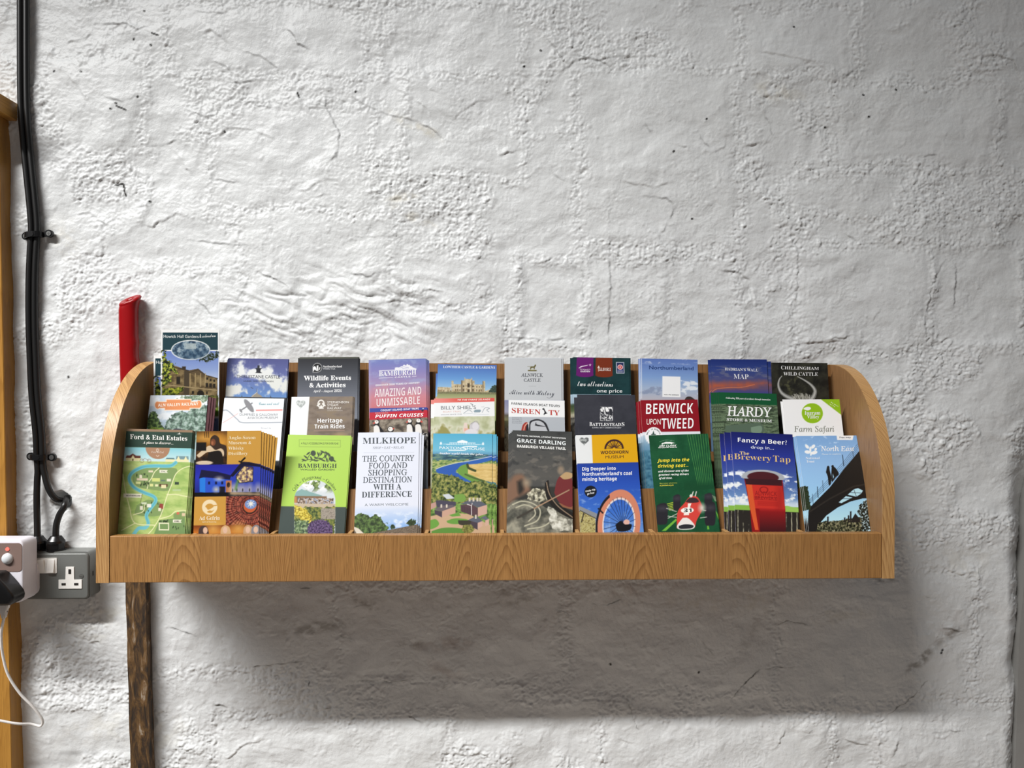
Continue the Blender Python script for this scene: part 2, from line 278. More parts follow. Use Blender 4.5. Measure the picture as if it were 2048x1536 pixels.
    N = nt.nodes.new; Lk = nt.links.new
    a = N('ShaderNodeAttribute'); a.attribute_name = 'dirt_cracks'
    sp = N('ShaderNodeSeparateColor'); Lk(a.outputs['Color'], sp.inputs[0])
    tc = N('ShaderNodeTexCoord')
    n = N('ShaderNodeTexNoise'); n.inputs['Scale'].default_value = 3.2; n.inputs['Detail'].default_value = 5; Lk(tc.outputs['Object'], n.inputs['Vector'])
    base = N('ShaderNodeMix'); base.data_type = 'RGBA'; base.inputs['A'].default_value = (*srgb('#e0e2e3'), 1); base.inputs['B'].default_value = (*srgb('#d9dbda'), 1)
    Lk(n.outputs[0], base.inputs['Factor'])
    prev = base.outputs['Result']
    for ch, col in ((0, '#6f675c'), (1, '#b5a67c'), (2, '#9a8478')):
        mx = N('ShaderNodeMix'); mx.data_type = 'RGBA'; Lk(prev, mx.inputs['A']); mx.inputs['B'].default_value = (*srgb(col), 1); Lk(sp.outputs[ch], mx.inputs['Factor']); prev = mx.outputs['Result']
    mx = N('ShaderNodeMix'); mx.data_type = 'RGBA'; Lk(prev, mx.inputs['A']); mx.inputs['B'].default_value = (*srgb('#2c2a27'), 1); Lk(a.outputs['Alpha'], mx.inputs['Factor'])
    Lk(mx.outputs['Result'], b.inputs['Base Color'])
    b.inputs['Roughness'].default_value = .42; b.inputs['Specular IOR Level'].default_value = .35
    n2_ = N('ShaderNodeTexNoise'); n2_.inputs['Scale'].default_value = 420; n2_.inputs['Detail'].default_value = 3; Lk(tc.outputs['Object'], n2_.inputs['Vector'])
    bp = N('ShaderNodeBump'); bp.inputs['Distance'].default_value = .0008; bp.inputs['Strength'].default_value = .5; Lk(n2_.outputs[0], bp.inputs['Height']); Lk(bp.outputs[0], b.inputs['Normal'])
    o = link('wall_back', me, None, False, m); tag(o, kind='structure')
build_wall()
g = mat('grey_paint', '#8c8b88', .6, bump=(60, .0006))
o = prism('trim_1', [(.9555, -1.05), (.9545, -.42), (.9615, -.16), (.990, .15), (1.12, .15), (1.12, -1.05)], 'y', .018, .10, g); tag(o, kind='structure')
fl = mat('floor_stone', '#a89c90', .7, bump=(25, .003))
o = box('floor', -2.6, 2.6, -3.6, .10, -1.10, -1.05, fl); tag(o, kind='structure')
# ------------------------------------------------------------------ oak
def wood(name, light, dark, pore, plank=.21, seed=0., rough=.42, ringz=42., ringx=1900., along='Z', spec=.4, contrast=1., cross='XY'):
    """flat-sawn veneer: growth rings as parabolas along the grain, fine pores, a plank repeat across"""
    if name in MATS: return MATS[name]
    m = bpy.data.materials.new(name); m.use_nodes = True; nt = m.node_tree; b = nt.nodes['Principled BSDF']
    N = nt.nodes.new; Lk = nt.links.new
    tc = N('ShaderNodeTexCoord'); sx = N('ShaderNodeSeparateXYZ'); Lk(tc.outputs['Object'], sx.inputs[0])
    def mth(op, a, b_=None, c=None):
        n = N('ShaderNodeMath'); n.operation = op
        for i, v in enumerate((a, b_, c)):
            if v is None: continue
            if hasattr(v, 'is_linked') or hasattr(v, 'links'): Lk(v, n.inputs[i])
            else: n.inputs[i].default_value = v
        return n.outputs[0]
    X, Y, Z = sx.outputs[0], sx.outputs[1], sx.outputs[2]
    across = mth('ADD', X if cross == 'X' else mth('ADD', X, Y), seed)
    zz = {'Z': Z, 'X': X, 'Y': Y}[along]
    if along != 'Z': across = mth('ADD', mth('ADD', Z, Y if along == 'X' else X), seed)
    cb = N('ShaderNodeCombineXYZ'); Lk(across, cb.inputs[0]); Lk(zz, cb.inputs[2])
    def noise(sx_, sz_, detail=3, off=0.):
        mp = N('ShaderNodeMapping'); mp.inputs['Scale'].default_value = (sx_, 1, sz_); mp.inputs['Location'].default_value = (off, off*.7, off*.3)
        Lk(cb.outputs[0], mp.inputs[0]); n = N('ShaderNodeTexNoise'); n.inputs['Scale'].default_value = 1; n.inputs['Detail'].default_value = detail
        Lk(mp.outputs[0], n.inputs['Vector']); return n.outputs[0]
    pq = mth('DIVIDE', across, plank); pl = mth('FRACT', pq)
    wn = N('ShaderNodeTexWhiteNoise'); wn.noise_dimensions = '1D'; Lk(mth('FLOOR', pq), wn.inputs['W']); rnd_ = wn.outputs['Value']
    u = mth('MULTIPLY', mth('ADD', mth('SUBTRACT', mth('ADD', pl, mth('MULTIPLY', mth('SUBTRACT', noise(7, 1.5, 1), .5), .35)), .5), mth('MULTIPLY', mth('SUBTRACT', rnd_, .5), 1.5)), plank)
    ring = mth('ADD', mth('ADD', mth('MULTIPLY', mth('MULTIPLY', u, u), ringx), mth('ADD', mth('MULTIPLY', zz, ringz), mth('MULTIPLY', rnd_, 9.))), mth('MULTIPLY', noise(22, 1.6, 3, 3.), 3.4))
    fr = mth('FRACT', ring)
    saw = mth('POWER', fr, 2.2)
    late = mth('SUBTRACT', saw, mth('MULTIPLY', mth('GREATER_THAN', fr, .93), mth('MULTIPLY', mth('SUBTRACT', fr, .93), 14)))
    fine = noise(850, 9, 2, 7.)
    pores = mth('MULTIPLY', mth('SUBTRACT', noise(1500, 35, 1, 11.), .56), 6)
    poresc = N('ShaderNodeClamp'); Lk(pores, poresc.inputs[0])
    tone = noise(4, .8, 2, 19.)
    fac = mth('ADD', mth('MULTIPLY', late, .62*contrast), mth('ADD', mth('MULTIPLY', mth('SUBTRACT', fine, .5), 1.15), mth('MULTIPLY', mth('SUBTRACT', tone, .4), .7)))
    fc = N('ShaderNodeClamp'); Lk(fac, fc.inputs[0])
    mx = N('ShaderNodeMix'); mx.data_type = 'RGBA'; mx.inputs['A'].default_value = (*srgb(light), 1); mx.inputs['B'].default_value = (*srgb(dark), 1); Lk(fc.outputs[0], mx.inputs['Factor'])
    m2 = N('ShaderNodeMix'); m2.data_type = 'RGBA'; Lk(mx.outputs['Result'], m2.inputs['A']); m2.inputs['B'].default_value = (*srgb(pore), 1)
    Lk(mth('MULTIPLY', poresc.outputs[0], .5), m2.inputs['Factor'])
    Lk(m2.outputs['Result'], b.inputs['Base Color'])
    b.inputs['Roughness'].default_value = rough; b.inputs['Specular IOR Level'].default_value = spec
    bp = N('ShaderNodeBump'); bp.inputs['Distance'].default_value = .0004; bp.inputs['Strength'].default_value = .35
    Lk(mth('SUBTRACT', 1., poresc.outputs[0]), bp.inputs['Height']); Lk(bp.outputs[0], b.inputs['Normal'])
    MATS[name] = m; return m
OAK = wood('oak_veneer', '#a87c49', '#6a421d', '#4f3116', .135, .05, ringx=3900., ringz=40., cross='X')
OAKI = wood('oak_veneer_plain', '#9f7850', '#805a36', '#5f3d1f', .5, .31, ringx=500., ringz=8., contrast=.5)
OAKE = wood('oak_edging', '#c09763', '#8c6034', '#6f4825', .075, .02, ringx=3800., ringz=26.)
OAKT = wood('oak_tier', '#8f673c', '#62401f', '#472c14', .13, .11, ringx=900., ringz=4., cross='X')

# ------------------------------------------------------------------ the leaflet rack
W2, D, T = .61, .1886, .019
rack = empty('leaflet_rack', (0, 0, 0), 'long oak veneered leaflet rack with rounded sides fixed on the white wall', 'rack')
def side_outline(inset=0.):
    """(y, z) outline of a side: square foot, front edge rolling over to the top at the wall"""
    pts = [(0, 0), (-D, 0), (-D, .118)]
    a, c = D-.006, .3365-.118
    for k in range(1, 25):
        t = R(90*k/24); pts.append((-.006-a*math.cos(t)**.92 if k < 24 else -.006, .118+c*math.sin(t)**.98))
    pts.append((0, .3365)); return pts
for s in (-1, 1):
    x0, x1 = (-W2, -W2+T) if s < 0 else (W2-T, W2)
    sp = prism('side_panel', side_outline(), 'x', x0, x1, OAKI, rack)
    # iron-on edging strip following the front and the curve
    o_ = side_outline(); bm = bmesh.new(); path = o_[1:]
    n = len(path); A = []
    for i, (y, z) in enumerate(path):
        y0, z0 = path[max(i-1, 0)]; y1, z1 = path[min(i+1, n-1)]; l = math.hypot(y1-y0, z1-z0); ny, nz = -(z1-z0)/l, (y1-y0)/l
        A.append([bm.verts.new((x, y+ny*k, z+nz*k)) for x, k in ((x0-.0001, -.0004), (x0-.0001, .0007), (x1+.0001, .0007), (x1+.0001, -.0004))])
    for P_, Q_ in zip(A, A[1:]):
        for k in range(4): bm.faces.new((P_[k], P_[(k+1) % 4], Q_[(k+1) % 4], Q_[k]))
    bm.faces.new(A[0]); bm.faces.new(A[-1][::-1])
    e = from_bm('edge_strip', bm, OAKE, sp); shade_auto(e, 40)
IX = W2-T
HF = .0704
box('front_panel', -IX+.0006, IX-.0006, -D, -D+.015, 0, HF, OAK, rack, .0012, 2)
box('base_panel', -IX, IX, -D+.015, 0, 0, .012, OAKI, rack)
K16 = math.tan(R(16))
def slant(name, yb, zb, zt, th):
    """a riser leaning back 16 degrees, full width between the sides; yb is its front face at zb"""
    yt = yb+(zt-zb)*K16
    prism(name, [(yb, zb), (yt, zt), (yt+th, zt), (yb+th, zb)], 'x', -IX+.0004, IX-.0004, OAKT, rack)
slant('riser', -.1250-.1187*K16, .012, .1307, .008)
slant('riser', -.0630-.114*K16, .0714, .1854, .0085)
box('shelf', -IX, IX, -.1258-.1187*K16+.012+.018, -.0008, .064, .0715, OAKT, rack)
box('shelf', -IX, IX, -.0635-.114*K16+.012+.018, -.0008, .127, .1345, OAKT, rack)
prism('back_panel', [(-.030, .1345), (-.0095, .3365), (-.0005, .3365), (-.0005, .1345)], 'x', -IX+.0004, IX-.0004, OAKT, rack)
box('mounting_batten', -.5, .5, -.0005, .010, .15, .21, OAKI, rack)
for k in range(1, 10):
    x = -IX+k*2*IX/10
    for (y0, y1, z0, z1, zr) in ((-D+.0148, -.127-.06*K16, .012, HF-.0008, None), (-.116, -.068, .0715, .1300, None), (-.0540, -.027, .1345, .1846, None)):
        box('divider', x-.003, x+.003, y0, y1, z0, z1, OAKE, rack, .0006, 1)

# ------------------------------------------------------------------ timber frame at the left edge
PINE = wood('pine_stain', '#b3823c', '#8a5c22', '#7a4f1c', .12, .2, ringx=700., ringz=5., contrast=.6, rough=.35)
PINEX = wood('pine_stain_cross', '#b98a45', '#8a5c22', '#7a4f1c', .12, .4, ringx=700., ringz=5., contrast=.6, rough=.35, along='Y')
fr = empty('timber_frame', (-.93, .0, -1.05), 'honey coloured timber door frame with overhanging cap at left edge', 'door frame')
def rel(o, root):
    o.location = Vector(o.location)-root.location; return o
rel(prism('post', [(-1.06, -1.05), (-.8225, -1.05), (-.8621, .7579), (-1.06, .7579)], 'y', -.019, .02, PINE, fr, .0012, 1), fr)
rel(box('cap', -1.06, -.8472, -.070, .02, .7575, .7884, PINEX, fr, .0015, 1), fr)

# ------------------------------------------------------------------ black cables down the wall
BLK = mat('black_cable', '#121212', .38, spec=.5)
BLKP = mat('black_plastic', '#0c0c0d', .32, spec=.55)
STEEL = mat('screw_steel', '#b9b9b6', .3, 1.)
CR = .0052
c1 = [(-.8332,1.10),(-.8331,.965),(-.8318,.7913),(-.8257,.7045),(-.817,.6177),(-.8135,.5742),(-.8139,.5481),(-.8151,.5307),(-.8171,.4785),(-.817,.4037),(-.8147,.3393),(-.8116,.2766),(-.805,.213),(-.8033,.1782)]
def cpath(pts, dx, y): return [Vector((x+dx, y, z)) for x, z in pts]
left = cpath(c1, -CR*.98, .0005)+cpath([(-.8064,.1477),(-.8072,.1303),(-.8072,.0954),(-.8045,.045),(-.803,.028)], 0, .0005)
left = left[:-3]+[Vector((-.8072, -.001, .0954)), Vector((-.805, -.003, .05)), Vector((-.8035, -.005, .028))]
o = tube('power_cable', spline(left, 7), CR, BLK); tag(o, 'left black cable running straight down into the grey socket box', 'cable', 'black cables on the wall')
right = cpath(c1, CR*.98, .0005)+[Vector((-.7975, .0005, .1564)), Vector((-.7945, .0, .1407)), Vector((-.7870, -.001, .1154)), Vector((-.7775, .002, .098)), Vector((-.770, .012, .0925)), Vector((-.7635, .020, .0935))]
bm = bmesh.new(); bm_tube(bm, spline(right, 7), CR)
bm_tube(bm, spline([(-.7680, .022, .0965), (-.7625, .010, .0945), (-.7588, -.001, .0885), (-.7600, -.004, .0815), (-.7668, -.004, .070), (-.7715, -.005, .0517), (-.7725, -.005, .028)], 8), CR)
o = from_bm('power_cable', bm, BLK, None, True); tag(o, 'right black cable bending through the wall hole towards the socket', 'cable', 'black cables on the wall')
def clip(cx, cz, xl, zl, xr, zr, label):
    root = empty('cable_clip', (cx, -.004, cz), label, 'cable clip', 'cable clips')
    bm = bmesh.new()
    # saddle over the pair of cables, with a flat ear each side
    pts = []
    for k in range(13):
        q = math.pi*k/12; pts.append(Vector((cx-.0135*math.cos(q), .0045-.0125*math.sin(q)**.7, cz+(zr-zl)*.5*(-math.cos(q))*.5)))
    path = [Vector((xl-.004, .0045, zl)), Vector((xl+.004, .0045, zl))]+pts+[Vector((xr-.004, .0045, zr)), Vector((xr+.005, .0045, zr))]
    A = []
    for i, p in enumerate(path):
        t = (path[min(i+1, len(path)-1)]-path[max(i-1, 0)]).normalized(); nn = Vector((t.z*0+t.y, 0, 0)); nrm = Vector((t.y, -t.x, 0)).normalized()
        if nrm.y > 0: nrm = -nrm
        w = .0048
        A.append([bm.verts.new(p+nrm*a+Vector((0, 0, b))) for a, b in ((0, -w), (.0022, -w), (.0022, w), (0, w))])
    for P_, Q_ in zip(A, A[1:]):
        for k in range(4): bm.faces.new((P_[k], P_[(k+1) % 4], Q_[(k+1) % 4], Q_[k]))
    bm.faces.new(A[0]); bm.faces.new(A[-1][::-1])
    for x, z in ((xl, zl), (xr, zr)): bm_cyl(bm, (x, .006, z), (0, -1, 0), .0068, .0048, 20)
    bm_cyl(bm, (cx+.001, -.0065, cz), (0, -1, 0), .0052, .004, 20, .0042)
    s = from_bm('saddle', bm, BLKP, root); s.location = -root.location
    for x, z in ((xl, zl), (xr, zr)):
        bm = bmesh.new(); bm_cyl(bm, (x, .0013, z), (0, -1, 0), .0040, .0012, 18)
        for a in (0, 90):
            dx, dz = (.0024, .0005) if a == 0 else (.0005, .0024)
            bm_box(bm, x-dx, x+dx, -.0003, .0, z-dz, z+dz)
        q = from_bm('screw', bm, STEEL, root); q.location = -root.location
clip(-.8142, .5568, -.8285, .5550, -.7890, .5600, 'black two-screw cable clip higher up beside the timber frame')
clip(-.8035, .1700, -.8195, .1712, -.7833, .1695, 'black two-screw cable clip just above the wall hole')

# ------------------------------------------------------------------ metal-clad double socket
GREY = mat('grey_metal', '#6d6f6c', .38, .15, bump=(300, .0001))
WHT = mat('white_plastic', '#e9e7e2', .3)
DRK = mat('dark_slot', '#1b1613', .6)
BRS = mat('brass', '#8a6a33', .4, .8)
so = empty('socket_box', (-.78, .0, -.03), 'grey metal double wall socket between timber frame and leaflet rack', 'socket')
def child(o, root): o.location = -root.location; return o
bm = bmesh.new(); bm_prism(bm, rrect(-.8430, -.7060, -.0715, .0095, .007), 'y', .014, -.0205)
child(shade_auto(from_bm('back_box', bm, GREY, so)), so)
child(slab('face_plate', rrect(-.8440, -.7068, -.0702, .0074, .0065), -.0195, -.0245, .0022, GREY, so), so)
prism_ = lambda nm, pts, a0, a1, m, par: child(shade_auto(prism(nm, pts, 'y', a0, a1, m, par)), so)
prism_('switch_frame', rrect(-.7925, -.7592, -.0262, .0003, .0015), -.024, -.0256, WHT, so)
for x0, x1, on in ((-.7910, -.7795, 0), (-.7745, -.7625, 1)):
    z0, z1 = -.0245, -.0022; top, bot = (-.0262, -.0300) if on else (-.0302, -.0262)
    rk = prism('rocker_switch', [(-.025, z0), (bot, z0), (top, z1), (-.025, z1)], 'x', x0, x1, WHT, so, .0005, 1)
    child(rk, so)
tee = [(-.7562, -.0528), (-.7170, -.0528), (-.7170, -.0372), (-.7302, -.0372), (-.7302, -.0152), (-.7442, -.0152), (-.7442, -.0372), (-.7562, -.0372)]
child(prism('socket_insert', tee, 'y', -.024, -.0257, WHT, so, .0004, 2), so)
for x0, x1, z0, z1 in ((-.7393, -.7350, -.0272, -.0192), (-.7508, -.7440, -.0466, -.0430), (-.7296, -.7228, -.0466, -.0430)):
    child(box('pin_hole', x0, x1, -.0262, -.0255, z0, z1, DRK, so), so)
bm = bmesh.new(); bm_cyl(bm, (-.7182, -.024, -.0312), (0, -1, 0), .0036, .0012, 20); bm_box(bm, -.7212, -.7152, -.0256, -.0250, -.0316, -.0308)
child(from_bm('plate_screw', bm, mat('grey_screw', '#7d7e7a', .35, .6), so), so)
child(box('side_slot', -.7062, -.7056, -.012, -.009, -.034, -.026, DRK, so), so)
for gx in (-.8035, -.7722):
    bm = bmesh.new(); bm_cyl(bm, (gx, -.005, .0090), (0, 0, 1), .0168, .0022, 28); bm_cyl(bm, (gx, -.005, .011), (0, 0, 1), .0145, .012, 8)
    bm_cyl(bm, (gx, -.005, .022), (0, 0, 1), .0150, .004, 28, .0142); bm_cyl(bm, (gx, -.005, .026), (0, 0, 1), .0138, .008, 28, .0085)
    child(shade_auto(from_bm('cable_gland', bm, BLKP, so)), so)

# ------------------------------------------------------------------ plug-in night light, black plug and white lead
LAV = mat('pale_plastic', '#dddbe2', .32)
TPE = mat('taupe_plastic', '#7d6961', .4)
nl = empty('plug_in_sensor', (-.83, -.03, -.01), 'white plug-in sensor unit with brown face on the grey socket', 'night light')
child(slab('body', rrect(-.8790, -.7895, -.0640, .0395, .010), -.0306, -.0685, .0032, LAV, nl), nl)
bm = bmesh.new(); bm_prism(bm, rrect(-.8430, -.7880, -.0625, -.000, .012), 'y', -.0247, -.0330)
child(shade_auto(from_bm('plug_base', bm, LAV, nl)), nl)
child(shade_auto(prism('front_panel', rrect(-.8700, -.7915, -.0122, .0350, .006), 'y', -.0680, -.0692, TPE, nl)), nl)
bm = bmesh.new(); bmesh.ops.create_uvsphere(bm, u_segments=24, v_segments=14, radius=.0092, matrix=Matrix.Translation((-.8143, -.0690, .0095)))
for v in bm.verts: v.co.y = -.0690+(v.co.y+.0690)*.75
child(from_bm('sensor_dome', bm, mat('dome_plastic', '#cfd3d6', .25), nl, True), nl)
bm = bmesh.new(); bm_cyl(bm, (-.8143, -.0688, .0252), (0, -1, 0), .0030, .0012, 18)
led = child(from_bm('indicator_light', bm, mat('red_led', '#ff6a5a', .3, emit=('#ff5a50', 1.2)), nl), nl); led['label'] = 'glowing red indicator'
pg = empty('plug_adapter', (-.81, -.08, -.035), 'black three-pin charger plug in front of the white sensor unit', 'plug')
po = [(-.8700, -.0590), (-.8700, -.0190), (-.8670, -.0130), (-.8450, -.0095), (-.8170, -.0095), (-.8120, -.0120), (-.7980, -.0280), (-.7875, -.0420), (-.7860, -.0480), (-.7870, -.0540), (-.7925, -.0590)]
child(slab('body', po, -.0692, -.1010, .0050, BLKP, pg), pg)
WL = mat('white_lead', '#e6e2de', .4)
ch = empty('charging_lead', (-.819, -.07, -.065), 'white charging lead hanging from the black plug beside timber frame', 'cable')
child(box('metal_tip', -.8285, -.8100, -.0745, -.0655, -.0655, -.0580, mat('tip_metal', '#9b968f', .35, .7), ch), ch)
bm = bmesh.new(); bm_prism(bm, [(-.8282, -.0652), (-.8102, -.0652), (-.8125, -.0735), (-.8160, -.0765), (-.8162, -.0885), (-.8218, -.0885), (-.8222, -.0765), (-.8258, -.0735)], 'y', -.0745, -.0655)
bmesh.ops.bevel(bm, geom=bm.edges[:], offset=.0012, segments=2, affect='EDGES'); child(shade_auto(from_bm('connector', bm, WL, ch)), ch)
lead = [(-.8190, -.070, -.0875), (-.8250, -.066, -.105), (-.8300, -.060, -.1229), (-.8315, -.054, -.153), (-.825, -.05, -.1892), (-.8086, -.045, -.2229), (-.7905, -.040, -.2474), (-.7790, -.035, -.2686), (-.7785, -.032, -.2800), (-.7847, -.030, -.2853), (-.7978, -.032, -.2809), (-.8134, -.045, -.274), (-.845, -.055, -.262)]
child(tube('lead', spline([Vector(p) for p in lead], 8), .0021, WL, ch, 10), ch)

# ------------------------------------------------------------------ old lever standing against the wall
RED = mat('red_grip', '#94030a', .3, spec=.45)
lv = empty('lever_bar', (-.628, .0, -1.05), 'old flaking brown bar with red grip standing behind the rack', 'lever')
def rust():
    m = bpy.data.materials.new('flaking_brown'); m.use_nodes = True; nt = m.node_tree; b = nt.nodes['Principled BSDF']; N = nt.nodes.new; Lk = nt.links.new
    tc = N('ShaderNodeTexCoord'); mp = N('ShaderNodeMapping'); mp.inputs['Scale'].default_value = (90, 60, 22); Lk(tc.outputs['Object'], mp.inputs[0])
    n = N('ShaderNodeTexNoise'); n.inputs['Scale'].default_value = 1; n.inputs['Detail'].default_value = 6; n.inputs['Roughness'].default_value = .65; n.inputs['Distortion'].default_value = .8; Lk(mp.outputs[0], n.inputs['Vector'])
    cr = N('ShaderNodeValToRGB'); e = cr.color_ramp.elements
    e[0].position = .36; e[0].color = (*srgb('#1e1710'), 1); e[1].position = .68; e[1].color = (*srgb('#9a8d7c'), 1)
    for p, c in ((.46, '#3a2815'), (.55, '#5d421f'), (.61, '#6d5233')): k = e.new(p); k.color = (*srgb(c), 1)
    Lk(n.outputs[0], cr.inputs[0]); Lk(cr.outputs[0], b.inputs['Base Color']); b.inputs['Roughness'].default_value = .7
    bp = N('ShaderNodeBump'); bp.inputs['Distance'].default_value = .002; Lk(n.outputs[0], bp.inputs['Height']); Lk(bp.outputs[0], b.inputs['Normal']); return m
bm = bmesh.new()
A = []
for i in range(41):
    t = i/40; z = -1.05+t*1.25; cx = -.5620+(-.0702)*((z+1.05)/1.0) if False else -.6330+(-.0249)*(z+.0493)/.325*.4
    cx = -.6327-.0295*(z+.0494); w = .0168+.0006*math.sin(z*60); d = .009
    A.append([bm.verts.new((cx+sx*w, -.004+sy*d, z)) for sx, sy in ((-1, -1), (1, -1), (1, 1), (-1, 1))])
for P_, Q_ in zip(A, A[1:]):
    for k in range(4): bm.faces.new((P_[k], P_[(k+1) % 4], Q_[(k+1) % 4], Q_[k]))
bm.faces.new(A[0]); bm.faces.new(A[-1][::-1])
child(from_bm('shaft', bm, rust(), lv), lv)
# red grip: moulded sleeve with finger bumps on its right, a slanted end with a hanging hole
prof = [(.17, -.6435, .0135), (.25, -.6440, .0140), (.3076, -.6450, .0147)]
path, rad = [], []
for i in range(60):
    t = i/59; z = .17+t*(.4265-.17)
    cx = -.6425-.0060*sstep(.17, .42, np.float64(z)); w = .0146+.0022*sstep(.30, .36, np.float64(z))*0+.0010*(z-.17)/.25
    path.append(Vector((cx, -.006, z))); rad.append((w, .0125))
bm = bmesh.new(); seg = 28; rings = []
for i, p in enumerate(path):
    ring = []
    for k in range(seg):
        q = 2*math.pi*k/seg; rx, ry = rad[i]; c, s = math.cos(q), math.sin(q)
        bump = 0.
        if c > .2:
            for zb in (.2700, .3030, .3365, .3700): bump += .0016*math.exp(-((p.z-zb)/.0055)**2)*max(0, c)**2
        ring.append(bm.verts.new((p.x+rx*math.copysign(abs(c)**.85, c)+bump, p.y+ry*math.copysign(abs(s)**.85, s), p.z)))
    rings.append(ring)
# rounded head cut on the slant, leaning a little to the right, with a hanging hole in its face
top = path[59]
for j in range(1, 11):
    t = j/10; ring = []
    for k in range(seg):
        v = rings[59][k].co; u = (v.x-top.x)/.0156; w_ = (v.y-top.y)/.0125
        rise = (.002+.0125*(u*.5+.5)+.0150*(w_*.5+.5))*t; sh = .0045*t*t*(u*.5+.5)+.0010*t
        ring.append(bm.verts.new((v.x+sh, v.y, v.z+rise)))
    rings.append(ring)
nf = Vector((-.40, -.60, 1)).normalized(); rim = [v.co.copy() for v in rings[-1]]; cen = sum(rim, Vector())/seg
for sc_, out in ((.985, .0016), (.94, .0030), (.86, .0040), (.74, .0042), (.52, .0036), (.36, .0028), (.27, .0008), (.24, -.0140)):
    rings.append([bm.verts.new(cen+(c-cen)*sc_+nf*out) for c in rim])
for P_, Q_ in zip(rings, rings[1:]):
    for k in range(seg): bm.faces.new((P_[k], P_[(k+1) % seg], Q_[(k+1) % seg], Q_[k]))
bm.faces.new(rings[-1][::-1]); bm.faces.new(rings[0])
child(from_bm('grip', bm, RED, lv, True), lv)
